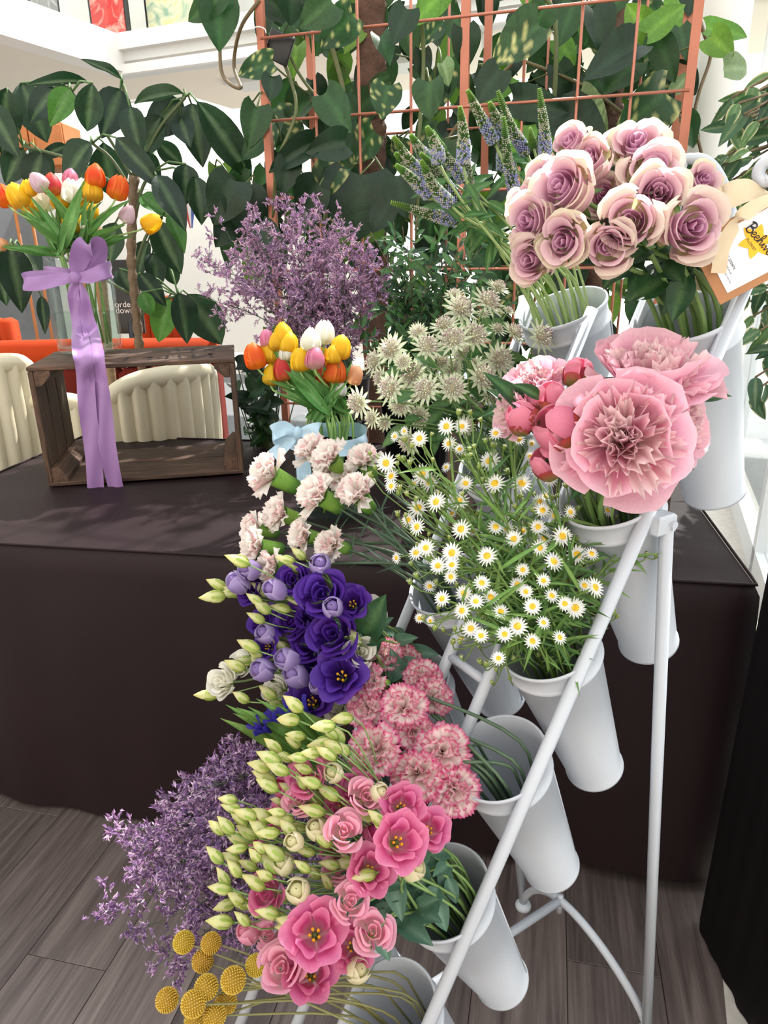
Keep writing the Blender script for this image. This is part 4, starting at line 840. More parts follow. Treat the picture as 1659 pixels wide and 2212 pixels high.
for gi, g in enumerate(groups):
    bl = []
    for n_, i in enumerate(g):
        x, y = AST[i]; Y = .785 + (1390 - y) * .00028 - max(0, y - 1130) * .0003 + rng.uniform(-.025, .02); C_ = atY(x, y, Y); ax = face(C_, (x - 1080) / 380 + rng.uniform(-.3, .3), .35 + rng.uniform(-.25, .25), .9); s = (50 if i in BIG else rng.uniform(34, 44)) * pxm(C_)
        bl.append((ASTER[i % 2], C_ - ax * s * .05, ax, rng.uniform(0, 6), s, 3))
    x, y = AST[g[0]]
    for _ in range(2):
        bx, by = x + rng.uniform(-60, 60), y + rng.uniform(-20, 110)
        if 850 < bx < 1290 and by < 1400:
            C_ = atY(bx, by, .83 + (1390 - by) * .00022 + rng.uniform(-.02, .04)); ax = face(C_, (bx - 1080) / 380 + rng.uniform(-.5, .5), .35 + rng.uniform(-.4, .4), .8); bl.append((ASTER[0], C_, ax, rng.uniform(0, 6), rng.uniform(24, 34) * pxm(C_), 3))
    for _ in range(8):
        bx, by = x + rng.uniform(-45, 45), y + rng.uniform(-30, 75); Y = .82 + (1390 - by) * .00022 + rng.uniform(-.03, .04); B_ = atY(bx, by, Y); a2 = (RT * rng.uniform(-.5, .5) + UP * .9 - fw * .2).normalized()
        bl.append(([('bud', ASTBUD)], B_, a2, 0, rng.uniform(13, 21) * pxm(B_), rng.choice([2, 3, 4, 5])))
    def lv(t, inv, main):
        for q in range(5):
            b = Vector(main[2 + q % 7]) ; d_ = (RT * rng.uniform(-1, 1) + UP * rng.uniform(-.6, .9) - fw * rng.uniform(-.3, .5)).normalized(); add_leaf(t, inv, LF['narrow'][q % 2], b, b + d_ * rng.uniform(.03, .075), rng.uniform(.6, 1.0))
    base_lv = lv
    def lv(t, inv, main, base_lv=base_lv):
        base_lv(t, inv, main); fm = MB()
        for q in range(26):
            b = Vector(main[rng.choice([3, 4, 5, 6, 7, 8])]) + Vector((rng.uniform(-.012, .012), rng.uniform(-.012, .012), rng.uniform(-.01, .02))); d_ = (RT * rng.uniform(-1, 1) + UP * rng.uniform(-.5, 1) - fw * rng.uniform(-.5, .6)).normalized()
            V, F, C_ = leafgeo(.1, .3, .25, 3, 5, 'lance', c=hx(rng.choice(['#54783a', '#456a30', '#6a8c42']))); fm.add(xf(V, leafM(b, b + d_ * rng.uniform(.025, .055))), F, C_)
        part('fine_leaves', fm, M['leaf_matt'], t, inv, kind='stuff')
    flower('aster', f'spray of small white asters, {wh[gi]}', 'aster', 'white aster sprays', bl, (1, 2), r=.0016, stemc=hx('#64803c'), k=.35, extra=lv)

# ------------------------------------------------------------------ astrantia
AS = [(845, 753, 66), (808, 780, 60), (996, 665, 74), (1056, 650, 72), (960, 702, 60), (924, 747, 66), (978, 732, 76), (1026, 723, 70), (888, 807, 72), (842, 837, 72), (773, 870, 66), (918, 840, 68), (978, 837, 66), (1044, 813, 72), (1080, 777, 70), (1111, 717, 54), (1171, 726, 70), (903, 717, 42), (1077, 620, 48), (1044, 677, 28), (1099, 670, 26), (1011, 879, 52), (927, 916, 60), (903, 900, 54), (882, 955, 56), (864, 873, 54), (803, 903, 44), (830, 913, 36), (986, 819, 30), (1210, 765, 44), (951, 780, 50), (918, 783, 46), (821, 816, 44), (981, 635, 40), (1075, 710, 38), (948, 831, 48), (978, 795, 44), (1020, 783, 46), (1000, 760, 50), (870, 780, 40), (955, 880, 44), (1060, 850, 50), (890, 850, 40), (1005, 920, 44)]
wh = where([(a, b) for a, b, c in AS], 4, ('top', 'second', 'third', 'bottom'))
for i, (x, y, d) in enumerate(AS):
    Y = 1.08 + (800 - y) * .0002 + rng.uniform(-.05, .04) - (.04 if d > 60 else 0); C_ = atY(x, y, Y); ax = face(C_, (x - 960) / 260 + rng.uniform(-.35, .35), (800 - y) / 260 + .25 + rng.uniform(-.3, .3), .75); s = d * pxm(C_) * 1.22
    def lv(t, inv, main):
        for q in range(2): b = Vector(main[2 + q * 2]); d_ = (RT * rng.uniform(-1, 1) + UP * rng.uniform(-.6, .6) + fw * rng.uniform(-.2, .5)).normalized(); add_leaf(t, inv, LF['green'][q], b, b + d_ * rng.uniform(.03, .06), 1.2)
    flower('astrantia', f'pale green astrantia flower head, {wh[i]}', 'astrantia', 'astrantia in the second bucket', [(ASTRA[i % 2], C_ - ax * s * .1, ax, rng.uniform(0, 6), s)], (0, 1), r=.0015, stemc=hx('#5f7f45'), extra=lv)

# ------------------------------------------------------------------ veronica spikes
VER = [(851, 297, 925, 388), (855, 333, 915, 392), (857, 358, 930, 425), (888, 293, 930, 352), (923, 276, 950, 355), (936, 284, 960, 330), (929, 298, 1004, 392), (910, 333, 990, 437), (911, 349, 975, 445), (994, 233, 1001, 358), (1004, 315, 1024, 443), (1011, 197, 1070, 312), (1076, 199, 1140, 335), (1058, 223, 1090, 300), (1088, 255, 1113, 423), (1079, 274, 1086, 372), (1165, 194, 1178, 350), (1145, 278, 1152, 318), (847, 438, 992, 478), (903, 370, 962, 440), (1217, 296, 1200, 335)]
wh = where([(a, b) for a, b, c, d in VER], 3)
for i, (x0, y0, x1, y1) in enumerate(VER):
    Yb = 1.10 + rng.uniform(-.05, .05) + (.05 if x0 > 1000 else 0); T_ = atY(x0, y0, Yb - .02); B_ = atY(x1, y1, Yb); L = (T_ - B_).length; small = L < .04
    Q, E = in_bucket((0, 0), .85); t = thing('veronica', f'blue veronica spike with a green tip, {wh[i]}', 'veronica', E, 'veronica in the top left bucket'); inv = Matrix.Translation(-E)
    dirn = (T_ - B_).normalized(); sp = smooth_path([B_, B_.lerp(T_, .5) + UP * L * (.06 if i != 18 else .1) * rng.uniform(-1, 1) + RT * L * rng.uniform(-.05, .05), T_ ], 24)
    main = stem_path(B_, dirn, Q, E, .6); part('stem', MB().add(*tube(main, .0019, 6), hx('#8fa566')), M['stem'], t, inv)
    mb = MB(); R0 = .0078 if not small else .004; nr = 40 if not small else 14
    oct_ = np.array([(1, 0, 0), (0, 1, 0), (-1, 0, 0), (0, -1, 0), (0, 0, 1), (0, 0, -1)], float); of = [(0, 1, 4), (1, 2, 4), (2, 3, 4), (3, 0, 4), (1, 0, 5), (2, 1, 5), (3, 2, 5), (0, 3, 5)]
    mb.add(*tube(sp, [R0 * .55 * (1 - .8 * (k / 23) ** 2) for k in range(24)], 6), hx('#55783a'))
    g0, g1, wb, bl_, b2 = hx('#7fa83a'), hx('#4f7a34'), hx('#c9c9b4'), hx('#9ea2cf'), hx('#b8bcde')
    for r in range(nr):
        f = r / (nr - 1); k = f * 23; a = min(int(k), 22); c = sp[a] + (sp[a + 1] - sp[a]) * (k - a); tv = Vector(sp[a + 1] - sp[a]).normalized()
        rr = R0 * (1 - .75 * f ** 2.2); q = tv.to_track_quat('Z', 'Y').to_matrix(); n = 11
        for m_ in range(n):
            th = 6.283 * (m_ + .5 * (r % 2)) / n + rng.uniform(-.1, .1); d_ = q @ Vector((math.cos(th), math.sin(th), .55)); d_.normalize()
            if small: cl = lerp(g1, g0, f)
            elif f > .76: cl = lerp(g1, g0, (f - .76) / .24)
            elif f > .42: cl = wb if rng.random() < .6 else g1
            elif f > .3: cl = rng.choice([wb, wb, bl_, g1])
            else: cl = rng.choice([bl_, bl_, b2, b2, wb, g1])
            sz = (.0015 if f > .36 else .0018) * (1 - .45 * f) * 1.2; ln_ = 1.9
            mb.add(xf(oct_ * np.array([sz, sz, sz * ln_]), framez(Vector(c) + d_ * rr * (1 if f > .36 else 1.05), d_)), of, cl)
    part('flower_spike', mb, M['floret'], t, inv)
    for q_ in range(3):
        b = Vector(main[1 + q_]); d_ = (RT * rng.uniform(-1, 1) + UP * rng.uniform(-.8, .5)).normalized(); add_leaf(t, inv, LF['ver'][q_ % 2], b, b + d_ * rng.uniform(.03, .06))

# ------------------------------------------------------------------ craspedia
CR = [(397, 2035, 44, .74), (456, 2037, 42, .74), (438, 2076, 44, .73), (553, 2085, 44, .70), (504, 2117, 52, .68), (446, 2133, 50, .69), (361, 2160, 47, .70), (418, 2168, 52, .67), (488, 2166, 46, .70), (464, 2194, 48, .67), (422, 2206, 46, .69)]
wh = where(CR)
for i, (x, y, d, Y) in enumerate(CR):
    C_ = atY(x, y, Y); ax = (RT * -.9 + UP * .35 - fw * rng.uniform(0, .5)).normalized(); s = d * pxm(C_) * 1.05
    flower('craspedia', f'yellow craspedia ball, {wh[i]}', 'craspedia', 'yellow craspedia balls', [(CRASP, C_, ax, i, s)], (1, 5), r=.0017, stemc=hx('#7d7a4c'), k=.35)
# ------------------------------------------------------------------ ribbons
def strip(mb, pts, widths, wdir, n=40, nu=5, wave=.004, fq=3, seed=0):
    """a satin strip along pts; widths along it; wdir = width direction(s)"""
    r_ = np.random.default_rng(seed); P = smooth_path(pts, n); W = np.interp(np.linspace(0, 1, n), np.linspace(0, 1, len(widths)), widths)
    D = np.array([tuple(d) for d in (wdir if isinstance(wdir, list) else [wdir, wdir])], float); D = np.stack([np.interp(np.linspace(0, 1, n), np.linspace(0, 1, len(D)), D[:, k]) for k in range(3)], 1)
    T = np.gradient(P, axis=0); T /= np.linalg.norm(T, axis=1)[:, None]; D = D - T * (D * T).sum(1)[:, None]; D /= np.linalg.norm(D, axis=1)[:, None]; N = np.cross(T, D); a = r_.uniform(0, 6)
    V = []
    for j in range(n):
        for i in range(nu):
            u = i / (nu - 1) * 2 - 1; V.append(P[j] + D[j] * u * W[j] / 2 + N[j] * wave * np.sin(fq * u + a + j * .35) * (1 - .2 * u))
    return mb.add(np.array(V), gridF(nu, n))
def vase(label, base, r, h, fill, catname='glass_vase'):
    t = thing(catname, label, 'vase', base)
    th = .004; pr = [(.001, 0), (r * .9, 0), (r * .985, .006), (r, .02), (r, h * .74), (r * .97, h * .80), (r * .885, h * .845), (r * .875, h * .95), (r * .94, h * .99), (r * .95, h), (r * .91, h), (r * .845, h * .95), (r * .85, h * .85), (r - th, h * .74), (r - th, .02), (r * .9, .012), (.001, .012)]
    part('glass_body', MB().add(*lathe(pr, 40)), M['glass'], t)
    part('water', MB().add(*lathe([(.001, .014), (r * .9 - .001, .014), (r - th - .001, .022), (r - th - .001, h * fill), (.001, h * fill)], 40)), M['water'], t)
    return t
def in_vase(base, r, h, f=.8):
    a, q = rng.uniform(0, 6.28), math.sqrt(rng.random()) * f; o = Vector((math.cos(a), math.sin(a), 0)); b = rng.uniform(0, 6.28)
    return base + o * r * .84 * q + Vector((0, 0, h * .97)), base + o * (r * .55 * q) + Vector((.03 * math.cos(b), .03 * math.sin(b), .02))
def tulips(lst, base, r, h, Y0, cx, vz, nleaf=2):
    cnt = {}
    pts = where([(a, b) for a, b, *_ in lst], 3)
    for i, (x, y, hp, col, dx) in enumerate(lst):
        Y = Y0 + rng.uniform(-.06, .06); C_ = atY(x, y, Y); ax = (RT * dx + UP * 1.0 - fw * rng.uniform(-.1, .25)).normalized(); s = hp * pxm(C_) * 1.03
        def lv(t, inv, main, x=x):
            for q in range(nleaf):
                b = Vector(main[7]) + Vector((rng.uniform(-.015, .015), rng.uniform(-.015, .015), 0)); k = Vector(main[0])
                T_ = b.lerp(k, rng.uniform(.65, 1.02)) + RT * rng.uniform(-.035, .035) - fw * rng.uniform(-.02, .06)
                add_leaf(t, inv, LF['tulip'][q % 3], b, T_, rng.uniform(.8, 1.3), -fw * 1.0 + RT * rng.uniform(-.7, .7))
        flower('tulip', f'{col if col != "red" else "red and pink"} tulip in the {vz} vase, {pts[i]}', 'tulip', f'tulips in the {vz} vase', [(TULIP[col][i % 2], C_ - ax * s * .45, ax, i * 1.4, s)], QE=in_vase(base, r, h), r=.0032, stemc=hx('#8fb063'), k=.5, extra=lv)
# ------------------------------------------------------------------ tall vase with the lilac ribbon on the crate
VB = onz(197, 757, 1.103); vr = .098; vh = (atY(160, 555, VB.y).z - VB.z) * 1.0
vase('tall clear glass vase of tulips with a lilac bow', VB, vr, vh, .42)
T1 = [(7, 422, 52, 'orange', -.5), (38, 424, 52, 'yellow', -.5), (64, 439, 54, 'yellow', -.5), (62, 408, 36, 'yellow', -.2), (83, 393, 44, 'lilac', -.8), (97, 427, 56, 'white', -.15), (113, 400, 48, 'red', -.1), (133, 430, 52, 'yellow', .05), (152, 385, 40, 'pink', 0), (154, 415, 50, 'white', .1), (177, 410, 46, 'white', .1), (199, 412, 52, 'yellow', -.1), (206, 381, 50, 'orange', .05), (255, 407, 52, 'orange', .2), (192, 452, 50, 'yellow', .1), (158, 481, 54, 'yellow', -.05), (276, 464, 40, 'lilac', .5), (326, 483, 46, 'yellow', 1.6), (3, 527, 30, 'peach', -1.2), (184, 486, 26, 'white', 0)]
tulips(T1, VB, vr, vh, VB.y, 170, 'lilac-ribbon', 3)
rb = thing('lilac_ribbon_bow', 'lilac satin ribbon tied round the tall vase, tails hanging past the crate', 'ribbon', VB + Vector((0, 0, vh * .8))); rinv = Matrix.Translation(-(VB + Vector((0, 0, vh * .8))))
zb_ = VB.z + vh * .83
ring = [(VB.x + (vr * .93 + .004) * math.cos(a), VB.y + (vr * .93 + .004) * math.sin(a), zb_ + .006 * math.sin(a * 2)) for a in np.linspace(0, 2 * math.pi, 33)]
part('band', strip(MB(), ring, [.034] * 2, Vector((0, 0, 1)), 70, 5, .003, 3), M['ribbon'], rb, rinv)
vY = VB.y - vr - .012
kn = atY(163, 600, vY - .012)
part('knot', MB().add(*ball((.018, .014, .02), 12, 8, tuple(kn))), M['ribbon'], rb, rinv)
part('loop', strip(MB(), [kn] + [atY(x, y, vY + dy) for x, y, dy in ((130, 603, -.02), (85, 612, -.035), (52, 612, -.03), (62, 600, .0), (110, 596, .01))] + [kn], [.02, .036, .04, .04, .036, .03, .02], Vector((0, .25, 1)), 50, 5, .002), M['ribbon'], rb, rinv)
part('loop', strip(MB(), [kn] + [atY(x, y, vY + dy) for x, y, dy in ((168, 570, -.02), (180, 538, -.03), (205, 530, -.015), (212, 552, .005), (195, 580, .005))] + [kn], [.02, .05, .062, .062, .055, .04, .02], [Vector((1, .2, 0)), Vector((1, .35, .25)), Vector((.9, .4, .5)), Vector((1, .3, 0))], 50, 5, .003), M['ribbon'], rb, rinv)
part('loop', strip(MB(), [kn] + [atY(x, y, vY + dy) for x, y, dy in ((190, 598, -.02), (222, 586, -.015), (240, 578, .03), (225, 590, .035))] + [kn], [.02, .038, .042, .04, .034, .02], Vector((0, .2, 1)), 44, 5, .002), M['ribbon'], rb, rinv)
cy = CFL.lerp(CFR, .25).y - .022
part('tail', strip(MB(), [kn] + [atY(x, y, yy) for x, y, yy in ((160, 640, vY - .012), (170, 710, vY - .015), (178, 765, cy - .01), (185, 830, cy), (195, 930, cy - .003), (207, 1055, cy - .005))], [.02, .034, .044, .05, .05, .05, .048], RT, 60, 7, .005, 3, 2), M['ribbon'], rb, rinv)
part('tail', strip(MB(), [kn] + [atY(x, y, yy) for x, y, yy in ((178, 640, vY - .01), (195, 710, vY - .012), (205, 765, cy - .006), (215, 830, cy + .004), (228, 930, cy), (249, 1052, cy - .002))], [.02, .036, .044, .048, .05, .05, .046], RT, 60, 7, .005, 3, 5), M['ribbon'], rb, rinv)
# ------------------------------------------------------------------ low vase with the blue ribbon
VB2 = onz(717, 1108, .756); vr2 = .094; vh2 = atY(700, 905, VB2.y).z - VB2.z
vase('low clear glass vase of tulips with a pale blue bow', VB2, vr2, vh2, .5)
T2 = [(578, 732, 42, 'pink', -.3), (551, 772, 56, 'orange', -.25), (612, 724, 52, 'yellow', -.15), (623, 744, 50, 'yellow', .1), (597, 739, 44, 'yellow', -.1), (587, 760, 58, 'yellow', -.15), (620, 762, 44, 'white', -.1), (587, 812, 46, 'yellow', .1), (612, 798, 54, 'red', -.25), (649, 779, 52, 'yellow', 0), (671, 736, 54, 'white', 0), (701, 720, 52, 'white', .05), (680, 774, 52, 'pink', 0), (697, 773, 40, 'yellow', 0), (719, 767, 42, 'yellow', .1), (736, 752, 52, 'yellow', .15), (724, 802, 58, 'orange', .1), (698, 816, 46, 'red', 0), (735, 840, 36, 'white', .2), (765, 812, 44, 'peach', .4)]
tulips(T2, VB2, vr2, vh2, VB2.y - .02, 665, 'blue-ribbon', 2)
rb = thing('blue_ribbon_bow', 'pale blue satin ribbon tied round the low vase', 'ribbon', VB2 + Vector((0, 0, vh2 * .8))); rinv = Matrix.Translation(-(VB2 + Vector((0, 0, vh2 * .8))))
zb_ = VB2.z + vh2 * .80
ring = [(VB2.x + (vr2 * .97 + .004) * math.cos(a), VB2.y + (vr2 * .97 + .004) * math.sin(a), zb_ + .004 * math.sin(a * 2)) for a in np.linspace(0, 2 * math.pi, 33)]
part('band', strip(MB(), ring, [.038] * 2, Vector((0, 0, 1)), 70, 5, .002, 3), M['ribbon_blue'], rb, rinv)
vY = VB2.y - vr2 * .75; kn = atY(643, 937, vY - .01)
part('knot', MB().add(*ball((.012, .012, .018), 12, 8, tuple(kn))), M['ribbon_blue'], rb, rinv)
part('loop', strip(MB(), [kn] + [atY(x, y, vY + d) for x, y, d in ((615, 925, -.02), (590, 935, -.03), (600, 945, -.01))] + [kn], [.016, .034, .036, .034, .016], Vector((0, .3, 1)), 40, 5, .002), M['ribbon_blue'], rb, rinv)
part('loop', strip(MB(), [kn] + [atY(x, y, vY + d) for x, y, d in ((668, 930, -.02), (690, 928, -.025), (675, 940, -.01))] + [kn], [.016, .03, .034, .03, .016], Vector((0, .3, 1)), 40, 5, .002), M['ribbon_blue'], rb, rinv)
part('tail', strip(MB(), [kn] + [atY(x, y, vY + d) for x, y, d in ((620, 955, -.015), (590, 985, -.02))], [.016, .034, .036], RT * .5 + UP, 30, 5, .002), M['ribbon_blue'], rb, rinv)
part('tail', strip(MB(), [kn] + [atY(x, y, vY + d) for x, y, d in ((652, 980, -.012), (658, 1040, -.01), (660, 1085, -.01))], [.016, .034, .036, .036], RT, 30, 5, .002), M['ribbon_blue'], rb, rinv)

# ------------------------------------------------------------------ black buckets on the table, limonium and greenery
def black_bucket(label, base, r=.1, h=.26):
    t = thing('black_bucket', label, 'bucket', base); part('body', MB().add(*lathe([(.001, 0), (r * .78, 0), (r * .97, h * .95), (r * 1.04, h * .96), (r * 1.04, h), (r * .98, h), (r * .76, .01), (.001, .01)], 32)), M['black'], t); return t
KL = onz(735, 1000, .756); KL = Vector((KL.x, KL.y + .12, .756)); black_bucket('black plastic bucket holding the upper lilac limonium', KL)
KG = onz(885, 1020, .756); KG = Vector((KG.x + .02, KG.y + .02, .756)); black_bucket('black plastic bucket holding dark green foliage', KG, .11)
def limonium(label, group, root, E, apex, nb, nsub, nf, fs, cols, spread, seed, thin=.0011):
    r_ = random.Random(seed); t = thing('limonium', label, 'limonium', E, group); inv = Matrix.Translation(-Vector(E))
    sm, fm = MB(), MB(); root, apex = Vector(root), Vector(apex); ax = (apex - root); L = ax.length
    sidev = Vector((r_.uniform(-.1, .1), r_.uniform(-.1, .1), .1)) * L
    main = smooth_path([E, root, root + ax * .5 + sidev, apex], 22); sm.add(*tube(main, [thin * 1.5 - thin * .7 * k / 21 for k in range(22)], 5), hx('#4c5a44'))
    oct_ = np.array([(1, 0, 0), (-.5, .87, 0), (-.5, -.87, 0), (0, 0, 1.9), (0, 0, -1)], float); of = [(0, 1, 3), (1, 2, 3), (2, 0, 3), (1, 0, 4), (2, 1, 4), (0, 2, 4)]
    g = ax.normalized(); FL = []
    for b in range(nb):
        i = r_.randint(9, 21); p0 = Vector(main[i]); d = Vector((r_.gauss(0, 1), r_.gauss(0, 1), r_.gauss(0, 1))).normalized(); d = (g * .9 + d * .9).normalized()
        l1 = spread * r_.uniform(.5, 1.0); p1 = p0 + d * l1; sm.add(*tube([p0, p0.lerp(p1, .5) + Vector((0, 0, l1 * .06)), p1], thin * .6, 3, False), hx('#46543f'))
        for s in range(nsub):
            q0 = p0.lerp(p1, r_.uniform(.3, 1)); d2 = (d * .7 + Vector((r_.gauss(0, 1), r_.gauss(0, 1), r_.gauss(0, 1) + .3)).normalized()).normalized(); l2 = spread * r_.uniform(.18, .34); q1 = q0 + d2 * l2
            sm.add(*tube([q0, q1], thin * .4, 3, False), hx('#4f5a48'))
            FL.append((tuple(q0), tuple(q1), tuple(d2)))
    rn = np.random.default_rng(seed); A = np.array(FL); n_ = len(A) * nf; tt = np.tile(.25 + .8 * np.arange(nf) / nf, len(A))[:, None]
    q0, q1, d2 = [np.repeat(A[:, k], nf, 0) for k in range(3)]; c = q0 + (q1 - q0) * tt + rn.normal(0, fs * .5, (n_, 3)); Z = d2 + rn.normal(0, .5, (n_, 3)); Z /= np.linalg.norm(Z, axis=1)[:, None]
    X = np.cross(Z, rn.normal(0, 1, (n_, 3))); X /= np.linalg.norm(X, axis=1)[:, None]; Yv = np.cross(Z, X); z = (fs * rn.uniform(.7, 1.25, n_))[:, None, None]
    V = c[:, None] + z * (oct_[None, :, 0:1] * .5 * X[:, None] + oct_[None, :, 1:2] * .5 * Yv[:, None] + oct_[None, :, 2:3] * Z[:, None])
    F = (np.array(of)[None] + 5 * np.arange(n_)[:, None, None]).reshape(-1, 3).tolist(); cl = np.array([hx(x) for x in cols])[rn.integers(0, len(cols), n_)]
    fm.V.append(V.reshape(-1, 3)); fm.F = F; fm.C.append(np.repeat(cl, 5, 0)); fm.n = 5 * n_
    part('stem', sm, M['stem'], t, inv); part('florets', fm, M['floret'], t, inv, False, 'stuff')
LC = ['#c29cc4', '#d2aed0', '#ae86b6', '#e2c0d6', '#d8a4c0', '#96749e']
UPL = [(500, 520), (540, 490), (580, 500), (620, 470), (660, 455), (690, 460), (700, 520), (740, 540), (770, 560), (810, 560), (640, 540), (590, 560), (540, 570), (480, 590), (450, 560), (520, 620), (430, 640), (600, 620), (680, 590), (740, 610), (780, 640), (660, 650), (560, 660), (830, 610), (720, 480)]
wh = where(UPL, 4, ('top', 'second', 'third', 'bottom'))
for i, (x, y) in enumerate(UPL):
    Y = KL.y + rng.uniform(-.13, .1); A_ = atY(x, y, Y); o = Vector((rng.uniform(-.06, .06), rng.uniform(-.06, .06), 0))
    limonium(f'airy lilac limonium spray above the blue-ribbon vase, {wh[i]}', 'upper lilac limonium', KL + o + Vector((0, 0, .26)), KL + o * .6 + Vector((0, 0, .03)), A_, 22, 6, 9, .0042, LC, .09, i, .0012)
LC2 = ['#9a72a8', '#b08cba', '#805e94', '#c8a8cc', '#a87cac', '#6c4e78', '#dcc2d8']
LOW = [(510, 1640), (540, 1660), (440, 1680), (470, 1720), (400, 1700), (400, 1760), (350, 1790), (320, 1810), (290, 1840), (330, 1870), (380, 1850), (430, 1830), (300, 1900), (360, 1930), (420, 1920), (330, 1980), (400, 1990), (460, 1960), (240, 1960), (370, 2050), (480, 2010), (430, 2040), (480, 1800), (520, 1740), (500, 2060), (280, 1780)]
wh = where(LOW, 5, ('top', 'second', 'third', 'fourth', 'bottom'))
for i, (x, y) in enumerate(LOW):
    Q, E = in_bucket((0, 4), .8); Y = .86 + (x - 400) * .0001 + rng.uniform(-.05, .06); A_ = atY(x + 20, y + 10, Y)
    limonium(f'dense purple limonium spray behind the pink lisianthus, {wh[i]}', 'lower purple limonium', Q, E, A_, 26, 7, 9, .0031 , LC2, .06, 100 + i, .0008)
def sprig(label, group, root, E, apex, nl, ll, seed, meshes, sc_=hx('#5a4a36')):
    r_ = random.Random(seed); t = thing('foliage_sprig', label, 'foliage', E, group); inv = Matrix.Translation(-Vector(E)); root, apex = Vector(root), Vector(apex)
    main = smooth_path([E, root, root.lerp(apex, .5) + Vector((r_.uniform(-.02, .02), r_.uniform(-.03, .02), .03)), apex], 26); part('stem', MB().add(*tube(main, [.0022 - .0014 * k / 25 for k in range(26)], 5), sc_), M['stem'], t, inv)
    fm = MB()
    for k in range(34):
        i = r_.randint(8, 24); b = Vector(main[i]); T_ = b + Vector((r_.gauss(0, 1), r_.gauss(0, 1), r_.gauss(.2, 1))).normalized() * ll * r_.uniform(.5, 1.1); b = b + (T_ - b) * .15
        V, F, C_ = leafgeo(.36, .25, .15, 3, 5, 'ovate', c=hx(r_.choice(['#2a4c2a', '#355e33', '#22402a']))); fm.add(xf(V, leafM(b, T_, 1.0, Vector((r_.gauss(0, 1), -1, .8)))), F, C_)
    part('inner_leaves', fm, M['leaf'], t, inv, kind='stuff')
    for k in range(nl):
        i = 9 + int(16 * k / nl); b = Vector(main[i]); g = Vector(main[min(i + 1, 25)] - main[i - 1]).normalized(); sd_ = g.cross(Vector((r_.uniform(-1, 1), r_.uniform(-1, 1), r_.uniform(-.4, .4)))).normalized()
        l = ll * r_.uniform(.6, 1.15); T_ = b + (g * r_.uniform(.2, .9) + sd_).normalized() * l; add_leaf(t, inv, meshes[k % len(meshes)], b, T_, r_.uniform(.8, 1.2), (CAM - b).normalized() + Vector((r_.uniform(-.8, .8), r_.uniform(-.5, .5), r_.uniform(.1, 1.2))))
GR = [(800, 500), (830, 530), (870, 490), (900, 470), (940, 510), (980, 500), (860, 560), (910, 560), (960, 560), (1010, 540), (820, 600), (870, 620), (920, 620), (970, 610), (1020, 590), (800, 650), (850, 670), (900, 670), (770, 700), (830, 720), (1040, 640), (790, 750), (950, 650), (1060, 600), (880, 720), (880, 530), (940, 600), (1000, 650), (1050, 520), (1080, 560), (1100, 600), (1060, 480), (1010, 480), (1110, 650), (960, 470), (850, 480)]
wh = where(GR, 4, ('top', 'second', 'third', 'bottom'))
for i, (x, y) in enumerate(GR):
    o = Vector((rng.uniform(-.06, .06), rng.uniform(-.06, .06), 0)); A_ = atY(x, y, KG.y + rng.uniform(-.16, .12))
    sprig(f'dark green leafy sprig behind the astrantia, {wh[i]}', 'dark foliage sprigs', KG + o + Vector((0, 0, .26)), KG + o * .6 + Vector((0, 0, .03)), A_, 11, .048, i, LF['green'])

# ------------------------------------------------------------------ copper trellis
TRA = math.radians(17); tru = Vector((math.cos(TRA), -math.sin(TRA), 0)); trw = Vector((math.sin(TRA), math.cos(TRA), 0)); TC = atY(1003, 150, 2.5)
def tro(px, py=150): return (onplane(px, py, TC, trw) - TC).dot(tru)
def trz(px, py): return onplane(px, py, TC, trw).z
tz = [trz(1003, 35), trz(1003, 222), trz(1003, 412)]; dz = (tz[0] - tz[2]) / 2
tl = thing('copper_trellis', 'copper coloured metal grid trellis behind the flowers', 'trellis', Vector((TC.x, TC.y, 0))); tinv = Matrix.Translation((-TC.x, -TC.y, 0))
offs = [tro(567), tro(1003), tro(1494)]
def bar(name, a, b, r, n=8): part(name, MB().add(*tube([a, b], r, n)), M['copper'], tl, tinv)
TB = Vector((TC.x, TC.y, 0)); ZT = 2.75
for dpt in (0, .42):
    for o in offs:
        p = TB + tru * o + trw * dpt; part('post', slab(p - tru * .013, tru, .026, trw, .02, 0.0, ZT), M['copper'], tl, tinv, False)
    for px in ((676, 772, 886, 1131, 1250, 1368) if dpt == 0 else (676, 886, 1131, 1368)):
        o = tro(px) + (.03 if dpt else 0); p = TB + tru * o + trw * (dpt + .01); bar('rod', p + Vector((0, 0, .1)), p + Vector((0, 0, ZT)), .0045)
    for k in range(-2, 9):
        z = tz[0] + dz * (1 - k)
        if .1 < z < ZT and (dpt == 0 or k % 2 == 0): bar('rod', TB + tru * offs[0] + trw * dpt + Vector((0, 0, z)), TB + tru * offs[2] + trw * dpt + Vector((0, 0, z)), .0045)
for o in offs:
    for z in (.12, ZT - .02): bar('tie_rod', TB + tru * o + Vector((0, 0, z)), TB + tru * o + trw * .42 + Vector((0, 0, z)), .006)
part('cable_tie', MB().add(*tube(smooth_path([atY(548, 60, 2.62), atY(560, 58, 2.6), atY(572, 63, 2.6), atY(575, 72, 2.6)], 12), .0018, 5)), M['white_ink'], tl, tinv)
sp_ = atY(603, 103, 2.72); t = thing('solar_panel', 'small black solar panel hanging in the trellis leaves', 'solar panel', sp_)
Msp = frameuv((0, 0, 0), RT * .9 - UP * .45, (CAM - sp_)); part('panel', MB().add(*boxm((.085, .085, .012), bev=.003)), M['black'], t, Msp, False)
part('bracket', MB().add(*tube([(0, 0, -.005), (.0, 0, -.03)], .004, 6)), M['black'], t, Msp); part('wire', MB().add(*tube([(0, .04, 0), (.01, .12, -.02), (0, .2, -.02)], .0012, 4)), M['black'], t, Msp)

